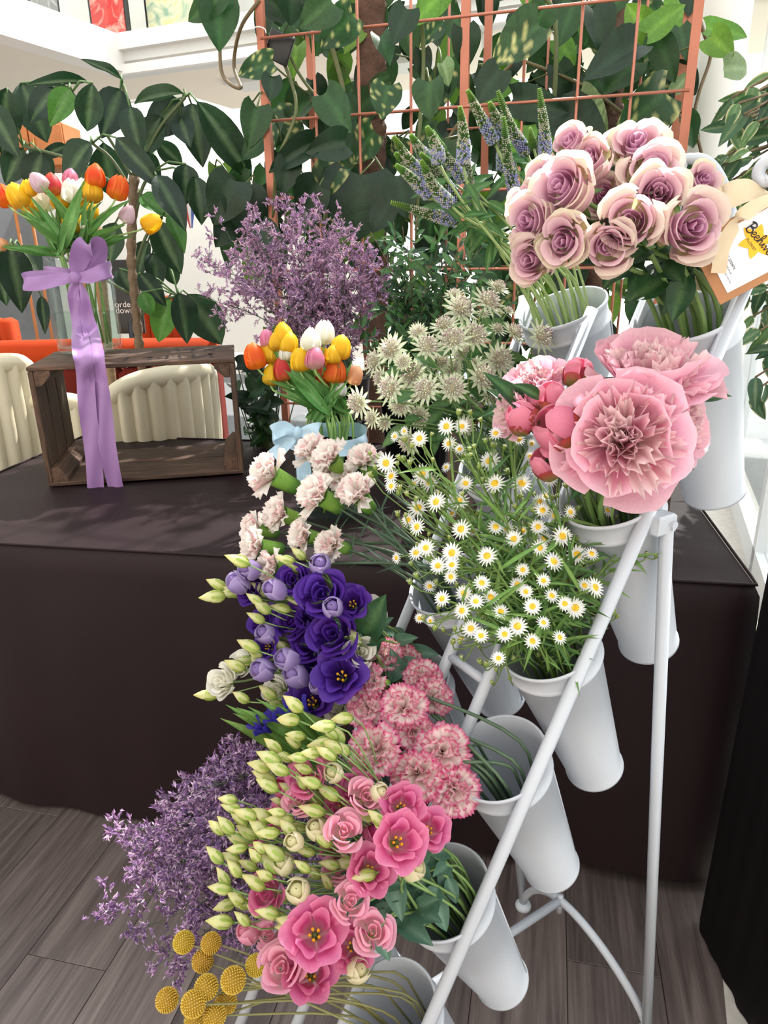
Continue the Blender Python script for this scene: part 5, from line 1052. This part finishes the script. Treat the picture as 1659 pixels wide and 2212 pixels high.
# ------------------------------------------------------------------ climbing plant on the trellis
PL_ = {n: [leafmesh('climber_leaf', M['leaf'], W=w, fold=f, droop=d, nu=7, nv=10, kind='heart', c=hx(c), rib=hx(r), wav=.08, seed=s, vein=.006) for s, (w, f, d) in enumerate(((.78, .18, .22), (.7, .3, .3), (.66, .1, .15)))]
       for n, c, r in (('dark', '#1b331e', '#263f27'), ('mid', '#284a25', '#365c2f'), ('lime', '#5f8c2c', '#74a03a'), ('pale', '#7a9262', '#94a97c'))}  # lime stands for leaves lit from behind, the light put into their green
VAR = [leafmesh('climber_leaf', M['leaf'], W=.74, fold=.2, droop=.22, nu=9, nv=14, kind='heart', c=hx('#284a26'), rib=hx('#3c5f33'), wav=.08, seed=s, vein=.006) for s in range(3)]
for me in VAR:                                          # cream flecks that belong to the leaf
    a = me.color_attributes['Col']; v = np.array([x.co[:] for x in me.vertices]); c = np.zeros(len(v) * 4, np.float32); a.data.foreach_get('color', c); c = c.reshape(-1, 4)
    k = (np.sin(v[:, 0] * 23 + v[:, 1] * 31) + npr.normal(0, .7, len(v))) > 1.15; c[k, :3] = hx('#b9b878'); a.data.foreach_set('color', c.ravel())
PL_['var'] = VAR
pl = thing('climbing_plant', 'large climbing plant with heart-shaped leaves filling the copper trellis', 'plant', TB + trw * .22); pinv = Matrix.Translation(-(TB + trw * .22))
KEY = [(702, 203, 753, 282, 75, 'mid'), (811, 286, 757, 345, 78, 'var'), (778, 378, 768, 517, 165, 'dark'), (731, 362, 663, 434, 70, 'var'), (677, 311, 578, 365, 55, 'dark'), (745, 310, 663, 325, 66, 'dark'), (625, 347, 610, 416, 60, 'dark'), (838, 185, 823, 253, 70, 'var'), (928, 177, 925, 253, 66, 'mid'), (764, 36, 688, 98, 78, 'var'), (717, 5, 650, 55, 66, 'mid'), (630, -15, 630, 55, 66, 'dark'), (590, 135, 508, 158, 50, 'var'), (588, 165, 585, 215, 48, 'dark'), (955, 135, 975, 185, 44, 'pale'), (820, 80, 845, 125, 42, 'mid'), (555, 232, 540, 312, 66, 'mid'),
 (470, 0, 476, 102, 96, 'mid'), (478, -8, 400, 44, 52, 'mid'), (505, 390, 462, 482, 84, 'dark'), (520, 412, 545, 505, 98, 'dark'), (505, 468, 468, 532, 66, 'dark'), (556, 232, 548, 322, 56, 'mid'), (1165, 55, 1060, 132, 98, 'var'), (1377, 95, 1269, 154, 70, 'dark'), (1251, 203, 1312, 291, 66, 'pale'), (1437, 200, 1341, 284, 100, 'var'), (1424, 88, 1457, 176, 66, 'mid'), (1398, 75, 1478, 2, 86, 'lime'), (1400, 72, 1350, 8, 66, 'lime'), (1457, 196, 1500, 148, 44, 'pale'), (1525, 61, 1625, 72, 46, 'lime'), (1533, 79, 1583, 116, 50, 'lime'), (1562, 150, 1630, 142, 48, 'pale'), (1210, 250, 1315, 302, 92, 'dark'), (1108, 214, 1228, 242, 74, 'dark'), (1372, 134, 1305, 196, 74, 'mid'), (1000, 60, 1010, 150, 70, 'dark'), (1080, 150, 1030, 220, 80, 'dark'), (880, 20, 850, 90, 66, 'dark'), (1180, 10, 1140, 80, 70, 'mid'), (1280, 20, 1310, 100, 74, 'dark'), (690, 400, 640, 470, 84, 'dark'), (860, 380, 880, 470, 90, 'dark'), (840, 440, 800, 500, 70, 'dark'), (560, 490, 610, 560, 70, 'dark'), (1480, 250, 1505, 320, 40, 'mid'), (1420, 280, 1380, 340, 60, 'mid'), (960, 300, 930, 370, 70, 'mid'), (1130, 270, 1100, 350, 70, 'lime'), (1190, 300, 1240, 350, 60, 'lime')]
def climber_leaf(bx, by, tx, ty, w, kd_, Y):
    B_, T_ = atY(bx, by, Y), atY(tx, ty, Y + rng.uniform(-.06, .03)); l = math.hypot(tx - bx, ty - by); me = rng.choice(PL_[kd_])
    obj('leaf', me, pl, pinv @ leafM(B_, T_, min(1.6, w / l / .68), (CAM - B_).normalized() + Vector((rng.uniform(-.3, .5), 0, rng.uniform(.0, .6))))); return B_
joints = []
for k in KEY: joints.append(climber_leaf(*k, 2.52 + (.5 * (1003 - k[0]) / 1003 * .35) + rng.uniform(-.1, .12)))
for i in range(185):
    x, y = rng.uniform(440, 1500), rng.uniform(-40, 540); a = rng.uniform(.6, 2.6); l = rng.uniform(50, 95)
    if x < 560 and y < 330: continue
    k = rng.choice(['dark', 'dark', 'mid', 'mid', 'var', 'lime'])
    joints.append(climber_leaf(x, y, x + l * math.cos(a), y + l * math.sin(a), l * rng.uniform(.6, .85), k, 2.78 + (1003 - x) / 1003 * .2 + rng.uniform(-.12, .25)))
for i in range(52):
    x, y = rng.uniform(1000, 1430), rng.uniform(340, 760); a = rng.uniform(.6, 2.6); l = rng.uniform(50, 95)
    joints.append(climber_leaf(x, y, x + l * math.cos(a), y + l * math.sin(a), l * rng.uniform(.6, .85), rng.choice(['dark', 'mid', 'var', 'lime']), 2.7 + rng.uniform(-.1, .25)))
mb = MB(); gs = hx('#5b6a3a')
for i, (pts, r) in enumerate([([(700, 500), (720, 330), (745, 230), (720, 110), (690, 20), (700, -60)], .008), ([(900, 520), (905, 300), (915, 120), (900, -60)], .007), ([(560, 0), (520, 60), (505, 140), (520, 190), (480, 160), (475, 60)], .006), ([(1190, 290), (1200, 160), (1198, 40), (1170, -20)], .008), ([(1495, -10), (1520, 70), (1535, 120), (1510, 200), (1500, 260), (1515, 330)], .006), ([(1010, 500), (960, 330), (1050, 200), (1180, 60)], .006), ([(590, 470), (600, 350), (640, 230), (600, 100)], .006), ([(1300, 300), (1340, 180), (1440, 90), (1380, 30)], .006), ([(860, 420), (780, 300), (660, 180), (600, 60)], .005), ([(1420, 330), (1350, 250), (1250, 180), (1100, 120)], .006)]):
    mb.add(*tube(smooth_path([atY(x, y, 2.68 + rng.uniform(-.05, .1)) for x, y in pts], 30), r, 7), lerp(gs, hx('#6f5a40'), rng.random()))
for j in joints[::2]: mb.add(*tube(smooth_path([j, j + Vector((rng.uniform(-.06, .06), .06, rng.uniform(-.02, .06))), j + Vector((rng.uniform(-.1, .1), .16, rng.uniform(-.1, .05)))], 8), .003, 5), gs)
part('vines', mb, M['stem'], pl, pinv)
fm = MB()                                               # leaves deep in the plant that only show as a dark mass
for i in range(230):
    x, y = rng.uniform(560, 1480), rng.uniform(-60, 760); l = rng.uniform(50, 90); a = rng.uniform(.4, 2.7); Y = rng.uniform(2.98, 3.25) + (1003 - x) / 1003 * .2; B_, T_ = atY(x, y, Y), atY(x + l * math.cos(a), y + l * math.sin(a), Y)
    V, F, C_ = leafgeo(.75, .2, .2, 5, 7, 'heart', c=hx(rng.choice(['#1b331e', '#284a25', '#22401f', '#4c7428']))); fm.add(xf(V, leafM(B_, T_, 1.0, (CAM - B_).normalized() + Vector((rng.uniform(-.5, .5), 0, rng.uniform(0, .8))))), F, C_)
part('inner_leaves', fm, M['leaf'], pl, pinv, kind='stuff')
mb = MB()
for (x, x2, r, Y) in ((800, 805, .05, 2.82), (1330, 1300, .045, 2.75)):
    pts = [atY(x, -80, Y), atY((x + x2) / 2, 200, Y), atY(x2, 420, Y)]; pts.append(Vector((pts[-1].x, pts[-1].y, 0))); V, F = tube(smooth_path(pts, 60), r, 14); V = V + npr.normal(0, .004, V.shape); mb.add(V, F, hx('#5a4032'))
part('moss_pole', mb, M['bark'], pl, pinv)

# ------------------------------------------------------------------ umbrella plant behind the crate
up_ = thing('umbrella_plant', 'umbrella plant with big glossy drooping leaves behind the crate', 'plant', Vector((atY(300, 700, 2.85).x, 2.85, 0))); uinv = Matrix.Translation((-atY(300, 700, 2.85).x, -2.85, 0))
UL = [leafmesh('umbrella_leaf', M['leaf'], W=.5, fold=f, droop=d, nu=7, nv=11, kind=kk, c=hx(c), rib=lerp(hx(c), hx('#7d9a68'), .3), wav=.1, seed=s, vein=.008) for s, (f, d, kk, c) in enumerate(((.25, .22, 'ovate', '#1b3521'), (.35, .3, 'obov', '#203b23'), (.15, .15, 'ovate', '#182f20'), (.3, .2, 'ovate', '#44722c')))]
US = [(14, 189, 7, 341, 68), (45, 179, 95, 290, 70), (148, 187, 111, 243, 45), (192, 177, 40, 172, 26), (199, 179, 187, 280, 54), (260, 192, 223, 294, 72), (263, 172, 169, 113, 22), (398, 203, 287, 203, 34), (395, 219, 310, 297, 68), (413, 223, 439, 351, 76), (425, 219, 543, 375, 66), (388, 253, 408, 310, 40), (196, 307, 128, 388, 62), (223, 307, 245, 425, 95), (250, 297, 358, 412, 54), (50, 320, 7, 398, 66), (60, 320, 112, 382, 70), (145, 314, 81, 341, 26), (401, 354, 401, 442, 60), (337, 304, 391, 354, 40), (337, 378, 405, 490, 62), (304, 422, 365, 462, 40), (335, 475, 385, 580, 54), (365, 466, 402, 537, 34), (330, 546, 343, 625, 42), (306, 632, 330, 684, 48), (364, 642, 340, 745, 52), (385, 632, 412, 742, 60), (405, 635, 478, 735, 70), (21, 529, 52, 677, 72), (45, 532, 89, 587, 44), (0, 546, 7, 649, 44), (89, 639, 100, 721, 26), (258, 580, 290, 640, 48), (364, 567, 378, 615, 42), (150, 190, 108, 270, 50), (300, 330, 350, 400, 60), (180, 330, 170, 420, 70), (120, 190, 60, 260, 60), (280, 230, 300, 330, 55), (350, 250, 300, 330, 50), (90, 330, 60, 420, 60), (320, 520, 290, 600, 40), (250, 480, 230, 560, 50), (300, 590, 360, 660, 45), (-20, 230, 30, 330, 60), (420, 380, 440, 470, 44)]
mb = MB()
for i, (bx, by, tx, ty, w) in enumerate(US):
    Y = 2.85 + rng.uniform(-.22, .2); B_, T_ = atY(bx, by, Y), atY(tx, ty, Y + rng.uniform(-.08, .03)); l = math.hypot(tx - bx, ty - by)
    obj('leaf', UL[3] if i in (21, 23, 25, 26, 35) else UL[i % 3], up_, uinv @ leafM(B_, T_, min(1.5, w / l / .42), (CAM - B_).normalized() + Vector((rng.uniform(-.4, .4), 0, rng.uniform(.2, .9)))))
    hub = min([(155, 200), (265, 180), (400, 210), (200, 310), (50, 315), (330, 370), (350, 470), (385, 640), (30, 530), (300, 420)], key=lambda h: (h[0] - bx) ** 2 + (h[1] - by) ** 2); H_ = atY(*hub, 2.86)
    mb.add(*tube([B_, B_.lerp(H_, .5) + Vector((0, 0, .02)), H_], .0035, 5), hx('#5a7a45'))
TRK = [(290, 380), (286, 470), (284, 560), (292, 650), (300, 740), (306, 800), (308, 940)]
for hub in [(155, 200), (265, 180), (400, 210), (200, 310), (50, 315), (330, 370), (350, 470), (385, 640), (30, 530), (300, 420)]:
    H_ = atY(*hub, 2.86); J = atY(290, max(390, min(700, hub[1] + 110)), 2.86); mb.add(*tube(smooth_path([H_, H_.lerp(J, .5) + Vector((0, 0, .03)), J], 10), .006, 6), hx('#57633f'))
part('petioles', mb, M['stem'], up_, uinv)
pts = [atY(x, y, 2.86) for x, y in TRK]; pts.append(Vector((pts[-1].x, pts[-1].y, .1))); P_ = smooth_path(pts, 60); V, F = tube(P_, [.017 + .003 * math.sin(k * 1.9) for k in range(60)], 10); part('trunk', MB().add(V, F, hx('#7a6550')), M['bark'], up_, uinv)
pts = [atY(238, 790, 2.8), atY(250, 870, 2.8), atY(262, 940, 2.8)]; pts = [pts[0] + Vector((.02, .02, .5))] + pts + [Vector((pts[-1].x, 2.8, .1))]; part('trunk', MB().add(*tube(smooth_path(pts, 40), .017, 10), hx('#8a7258')), M['bark'], up_, uinv)
part('pot', MB().add(*lathe([(.001, 0), (.13, 0), (.17, .3), (.18, .3), (.18, .33), (.165, .33), (.15, .28), (.001, .28)], 32)), M['grey_metal'], up_)

# ------------------------------------------------------------------ variegated fig at the right
FB = Vector((1.42, 1.95, 0)); fg = thing('variegated_fig', 'variegated weeping fig with cream-edged leaves beside the window', 'plant', FB); finv = Matrix.Translation(-FB)
FL_ = [leafmesh('fig_leaf', M['leaf'], W=.46, fold=.25, droop=.25, nu=7, nv=10, c=hx(c), rib=lerp(hx(c), hx('#8fa070'), .4), edge=hx('#d5cf9c') if e else None, seed=s, wav=.06) for s, (c, e) in enumerate((('#3a5c3c', False), ('#46694a', True), ('#557848', True), ('#33523a', False)))]
part('trunk', MB().add(*tube(smooth_path([FB + Vector((0, 0, .05)), FB + Vector((.03, 0, .6)), FB + Vector((-.02, 0, 1.2)), FB + Vector((.02, .03, 1.9))], 30), .016, 8), hx('#6d5a48')), M['bark'], fg, finv)
part('pot', MB().add(*lathe([(.001, 0), (.12, 0), (.15, .28), (.16, .28), (.16, .3), (.14, .3), (.001, .26)], 28)), M['wall2'], fg)
mb = MB()
for i in range(52):
    if i < 40: x, y = rng.uniform(1560, 1690), rng.uniform(190, 520)
    else: x, y = rng.uniform(1605, 1690), rng.uniform(600, 900)
    Y = rng.uniform(1.75, 2.1); A_ = atY(x, y, Y); hub = Vector((FB.x + rng.uniform(-.02, .02), FB.y, max(.9, min(1.85, A_.z + rng.uniform(0, .2))))); P_ = smooth_path([hub, hub.lerp(A_, .5) + Vector((0, 0, .07)), A_], 14); mb.add(*tube(P_, .0028, 5), hx('#75624c'))
    for k in range(7 if i < 40 else 5):
        b = Vector(P_[13 - k * 1]); d_ = Vector((rng.uniform(-1, .6), rng.uniform(-.7, .5), rng.uniform(-1.4, .1))).normalized(); l = rng.uniform(.055, .09)
        obj('leaf', FL_[rng.choice([0, 0, 3, 1, 2] if y < 380 else [1, 2, 1, 3])], fg, finv @ leafM(b, b + d_ * l, rng.uniform(.9, 1.15), (CAM - b).normalized() + Vector((rng.uniform(-.6, .6), 0, rng.uniform(0, .9)))))
part('branches', mb, M['bark'], fg, finv)

# ------------------------------------------------------------------ leafy pot plant low behind the crate
LB = Vector((atY(565, 850, 2.45).x, 2.45, 0)); lp = thing('leafy_pot_plant', 'low leafy green plant between the crate and the blue-ribbon vase', 'plant', LB); linv = Matrix.Translation(-LB)
part('pot', MB().add(*lathe([(.001, 0), (.1, 0), (.13, .45), (.14, .45), (.14, .48), (.12, .48), (.001, .44)], 28)), M['black'], lp)
mb = MB()
for i in range(34):
    x, y = rng.gauss(562, 32), rng.uniform(760, 950); A_ = atY(x, y, 2.4 + rng.uniform(-.1, .1)); d_ = Vector((rng.uniform(-1, 1), rng.uniform(-1, .2), rng.uniform(-1, .4))).normalized()
    obj('leaf', rng.choice(PL_[rng.choice(['dark', 'dark', 'mid'])]), lp, linv @ leafM(A_, A_ + d_ * rng.uniform(.05, .08), 1.0, (CAM - A_).normalized() + Vector((rng.uniform(-.5, .5), 0, .6))))
    mb.add(*tube(smooth_path([A_, A_.lerp(LB + Vector((0, 0, .45)), .5) + Vector((0, 0, .05)), LB + Vector((0, 0, .45))], 8), .002, 5), gs)
part('stems', mb, M['stem'], lp, linv)

# ------------------------------------------------------------------ florist card and ivory ribbon on the stand
cp = atY(1632, 545, .885); e1 = (RT * .46 - UP * .89).normalized(); e2 = (RT * .89 + UP * .46).normalized(); nz = e1.cross(e2).normalized()
cdt = thing('florist_card', 'kraft and white florist card with a yellow daffodil logo', 'card', cp); Mc = Matrix(((e1.x, e2.x, nz.x, 0), (e1.y, e2.y, nz.y, 0), (e1.z, e2.z, nz.z, 0), (0, 0, 0, 1)))
u_ = pxm(cp)
part('backing', MB().add(*boxm((156 * u_, 230 * u_, .0012), (-12 * u_, -5 * u_, 0), .0003)), M['kraft'], cdt, Mc, False)
part('label', MB().add(*boxm((123 * u_, 185 * u_, .0006), (-11 * u_, -3 * u_, .001))), M['card'], cdt, Mc, False)
mb = MB()
for i in range(6):
    V, F, _ = leafgeo(.72, 0, 0, 5, 8, 'ovate'); a = i * 1.047 + .25; R = np.array(Matrix.Rotation(a, 4, 'Z')); V = xf(V * np.array([40 * u_, 36 * u_, 1]), R); V[:, 2] = .0015 + .0001 * i; mb.add(V + np.array([-20 * u_, 10 * u_, 0]), F)
part('daffodil_logo', mb, M['yellow_ink'], cdt, Mc, False)
def text(body, x, y, size, name='lettering', shear=0., mt='ink', par=None, Mx=None, rot=0., z=.0022):
    c = bpy.data.curves.new(name, 'FONT'); c.body = body; c.size = size; c.shear = shear; c.extrude = .00005; o_ = bpy.data.objects.new('tmp', c); COL.objects.link(o_); me = bpy.data.meshes.new_from_object(o_.evaluated_get(bpy.context.evaluated_depsgraph_get())); bpy.data.objects.remove(o_); me.materials.clear(); me.materials.append(M[mt]); o = obj(name, me, par or cdt, (Mx if Mx is not None else Mc) @ Matrix.Translation((x, y, z)) @ Matrix.Rotation(rot, 4, 'Z')); return o
def stroke(pts, r, x0, y0, s, rot=0.):
    ca, sa = math.cos(rot), math.sin(rot); P = smooth_path([(x0 + s * (p[0] * ca - p[1] * sa), y0 + s * (p[0] * sa + p[1] * ca), .0022) for p in pts], 10 * len(pts)); return tube(P, r, 5)
LET = {'B': [[(.0, .0), (.1, .9), (.16, 1.1)], [(-.1, 1.0), (.2, 1.15), (.5, 1.05), (.5, .75), (.15, .58), (.55, .5), (.6, .15), (.3, -.05), (.0, .05)]], 'e': [[(.0, .2), (.3, .3), (.35, .5), (.18, .55), (.05, .3), (.12, .05), (.3, .0), (.5, .2)]], 'h': [[(.0, .15), (.3, .8), (.25, 1.15), (.12, .9), (.1, .0), (.2, .4), (.38, .5), (.42, .1), (.6, .1)]], 'i': [[(.0, .15), (.15, .5), (.18, .05), (.35, .15)], [(.17, .75), (.19, .78)]], 'v': [[(.0, .4), (.12, .5), (.2, .02), (.4, .5), (.5, .42)]]}
mb = MB(); x = 0
for ch in 'Beehive':
    for st in LET[ch]: mb.add(*stroke([(p[0] + x, p[1]) for p in st], 1.05 * u_ if ch != 'B' else 1.5 * u_, -54 * u_, 2 * u_, 22 * u_, .22))
    x += {'B': .68, 'e': .45, 'h': .58, 'i': .33, 'v': .48}[ch]
part('logo_lettering', mb, M['ink'], cdt, Mc)
text('FLORIST', -34 * u_, -8 * u_, 8.5 * u_, rot=.12)
text('52 270970', -24 * u_, -62 * u_, 8.5 * u_); text('ehiveflorist.co.uk', -24 * u_, -72 * u_, 6.2 * u_); text('STREET, HEREFORD, HR4 9EA', -22 * u_, -82 * u_, 4.4 * u_)
mb = MB()
for k in range(3): mb.add(*ball((2.2 * u_, 3 * u_, .0003), 10, 5, ((16 + 3.4 * k) * u_, 34 * u_, .0022)))
part('bee_mark', mb, M['ink'], cdt, Mc)
rv = thing('ivory_ribbon', 'ivory satin ribbon looped over the stand rail behind the card', 'ribbon', cp); rvi = Matrix.Translation(-cp)
part('loop', strip(MB(), [atY(1659, 425, .91), atY(1622, 412, .90), atY(1582, 418, .90), atY(1552, 435, .91), atY(1560, 462, .93)], [.014, .028, .034, .036, .034], [UP, UP + fw * .2, UP * .8 + RT * .4, UP * .4 - RT], 40, 5, .0015), M['ribbon_ivory'], rv, rvi)
part('tail', strip(MB(), [atY(1675, 425, .89), atY(1622, 452, .875), atY(1584, 490, .87), atY(1562, 535, .868), atY(1551, 590, .868)], [.012, .017, .018, .018, .018], [UP, UP * .8 + RT * .5, RT + UP * .3, RT], 40, 5, .001), M['ribbon_ivory'], rv, rvi)
part('tail', strip(MB(), [atY(1560, 560, .92), atY(1535, 590, .93), atY(1520, 630, .93)], [.02, .034, .034], RT, 30, 5, .001), M['ribbon_ivory'], rv, rvi)

# ------------------------------------------------------------------ seating behind the table
sY = 3.15; sa_ = atY(-160, 735, sY); sz = atY(200, 733, sY).z; ln = atY(468, 740, sY).x - sa_.x
so = thing('velvet_sofa', 'long rust orange velvet sofa with channelled back', 'sofa', Vector((sa_.x, sY, 0))); S0 = Vector((0, 0, 0))
nch = 9; cw = ln / nch
chm = MB().add(*boxm((cw - .004, .16, sz - .22), bev=.02)).mesh('back_channel', M['velvet_red'])
for i in range(nch): obj('back_channel', chm, so, Matrix.Translation((cw * (i + .5), 0, (sz - .22) / 2 + .1)))
part('top_roll', MB().add(*tube([(0, -.01, sz - .06), (ln / 2, -.01, sz - .055), (ln, -.01, sz - .06)], .06, 14)), M['velvet'], so)  # lit top of the sofa back, its light put into the brighter orange
part('seat', MB().add(*boxm((ln, .55, .3), (ln / 2, .34, .3), .04)), M['velvet_red'], so)
def hiback(px0, px1, ytop, Y, label):
    a, b = atY(px0, ytop, Y), atY(px1, ytop, Y); w = b.x - a.x; t = thing('velvet_chair', label, 'chair', Vector((a.x, Y, 0))); n = max(2, round(w / .05))
    m_ = MB().add(*boxm((w / n - .003, .1, a.z - .3), bev=.018)).mesh('back_channel', M['velvet'])
    for i in range(n): obj('back_channel', m_, t, Matrix.Translation((w / n * (i + .5), 0, (a.z - .3) / 2 + .3)))
    part('seat', MB().add(*boxm((w, .45, .14), (w / 2, .25, .38), .04)), M['velvet'], t)
    for sx in (.04, w - .04):
        for sy in (.02, .44): part('leg', MB().add(*tube([(sx, sy, .32), (sx, sy, 0)], .012, 8)), M['brass'], t)
hiback(-45, 28, 688, 3.55, 'bright orange velvet chair back at the far left'); hiback(300, 392, 640, 3.6, 'bright orange velvet chair back behind the plant trunk')
def shell_chair(P, rz, label, R=.36, h=.82):
    t = thing('shell_chair', label, 'chair', P); t.matrix_basis = Matrix.Translation(P) @ Matrix.Rotation(rz, 4, 'Z'); n = 15
    for i in range(n):
        a0 = -1.75 + 3.5 * i / n; a1 = -1.75 + 3.5 * (i + 1) / n; V = []
        for v in np.linspace(0, 1, 12):
            for u in np.linspace(0, 1, 7):
                a = lerp(a0, a1, u); top = h - .22 * abs((a / 1.75)) ** 3; z = .16 + (top - .16) * v; bul = .02 * math.sin(math.pi * u) ; r = R * (.72 + .34 * math.sin(min(1, v * 1.1) * 1.7)) + bul
                V.append((r * math.sin(a), r * math.cos(a) * .95, z))
        m_ = MB().add(V, gridF(7, 12)); Vi = np.array(V) * np.array([.84, .84, 1]); m_.add(Vi, [f[::-1] for f in gridF(7, 12)])
        m_.add(np.vstack([np.array(V)[-7:], Vi[-7:] ]), [(k, k + 1, k + 8, k + 7) for k in range(6)]); part('channel', m_, M['leather'], t)
    rp = [(R * .98 * math.sin(a), R * .98 * math.cos(a) * .95, h - .22 * abs(a / 1.75) ** 3 + .005) for a in np.linspace(-1.75, 1.75, 30)]; part('rolled_edge', MB().add(*tube(rp, .038, 10)), M['leather'], t)
    part('seat_cushion', MB().add(*ball((R * .8, R * .8, .1), 24, 10, (0, -.02, .4))), M['leather'], t)
    for a in (.8, 2.35, 3.93, 5.5): part('leg', MB().add(*tube([(R * .6 * math.cos(a), R * .6 * math.sin(a), .2), (R * .75 * math.cos(a), R * .75 * math.sin(a), 0)], [.014, .009], 8)), M['brass'], t)
q = atY(332, 880, 2.75); shell_chair(Vector((q.x, 2.75, 0)), -2.3, 'cream pleated shell chair seen through the crate', .225, atY(330, 800, 2.75).z)
q = atY(-75, 880, 2.7); shell_chair(Vector((q.x, 2.7, 0)), -2.3, 'cream pleated shell chair at the left edge', .24, atY(0, 785, 2.65).z)
q = atY(140, 880, 2.9); shell_chair(Vector((q.x, 2.9, 0)), 3.0, 'cream pleated shell chair half hidden behind the ribbon', .2, atY(140, 850, 2.9).z)
# black sign with white lettering
sg = atY(285, 720, 3.3); wS = 60 * pxm(sg); hS = 150 * pxm(sg); ts = thing('menu_board', 'black notice board with white lettering behind the plant trunk', 'sign', Vector((sg.x, 3.3, 0)))
Ms = Matrix.Translation((0, 0, sg.z + hS / 2)) @ Matrix.Rotation(math.pi / 2, 4, 'X'); part('board', MB().add(*boxm((wS, hS, .02), bev=.003)), M['black'], ts, Ms, False); part('post', MB().add(*tube([(0, 0, 0), (0, 0, sg.z + .05)], .014, 8)), M['black'], ts); part('base', MB().add(*lathe([(.001, 0), (.14, 0), (.14, .015), (.001, .02)], 20)), M['black'], ts)
for s_, yy in (('orde', 663), ('down', 676)): text(s_, -.055, atY(270, yy, 3.3).z - (sg.z + hS / 2), .036, 'lettering', 0, 'white_ink', ts, Ms, 0, .0125)
# bunting flag, cabinet
bf = atY(408, 445, 3.4); tb = thing('bunting_flag', 'small red, white and blue bunting flag behind the leaves', 'flag', bf)
for k, (c, x0, x1) in enumerate(((hx('#c8404a'), -.04, -.013), (hx('#e8e6ea'), -.013, .013), (hx('#4a63b0'), .013, .04))):
    part('flag_stripe', MB().add([(x0, 0, .06), (x1, 0, .06), (x1 * .15, 0, -.09), (x0 * .15, 0, -.09), (x0, .003, .06), (x1, .003, .06), (x1 * .15, .003, -.09), (x0 * .15, .003, -.09)], [(0, 1, 2, 3), (7, 6, 5, 4), (0, 4, 5, 1), (1, 5, 6, 2), (2, 6, 7, 3), (3, 7, 4, 0)], c), M['stem'], tb, Matrix.Translation((0, k * .0001, 0)), False)
part('string', MB().add(*tube(smooth_path([(-1.2, 0, .35), (-.5, 0, .12), (0, 0, .062), (.3, 0, .12), (.62, -.55, .3)], 24), .0015, 4)), M['white_ink'], tb)
cb = atY(90, 330, 5.5); tcb = thing('wooden_cabinet', 'orange brown wooden cabinet far behind the umbrella plant', 'cabinet', Vector((cb.x, 5.5, 0)))
hC = atY(90, 272, 5.5).z; hB = hC - .28; part('body', MB().add(*boxm((.46, .3, hC - hB), (0, 0, (hC + hB) / 2), .01)), M['orange_wood'], tcb, None, False)
for sx in (-.2, .2):
    for sy in (-.12, .12): part('leg', MB().add(*tube([(sx, sy, hB), (sx, sy, 0)], .012, 8)), M['orange_wood'], tcb)
for sx in (-.115, .115): d_ = part('door', MB().add(*boxm((.22, .02, hC - hB - .03), (sx, -.16, (hC + hB) / 2), .006)), M['orange_wood'], tcb, None, False); part('handle', MB().add(*tube([(sx * .3, -.18, hC - .18), (sx * .3, -.18, hC - .1)], .006, 6)), M['brass'], d_)
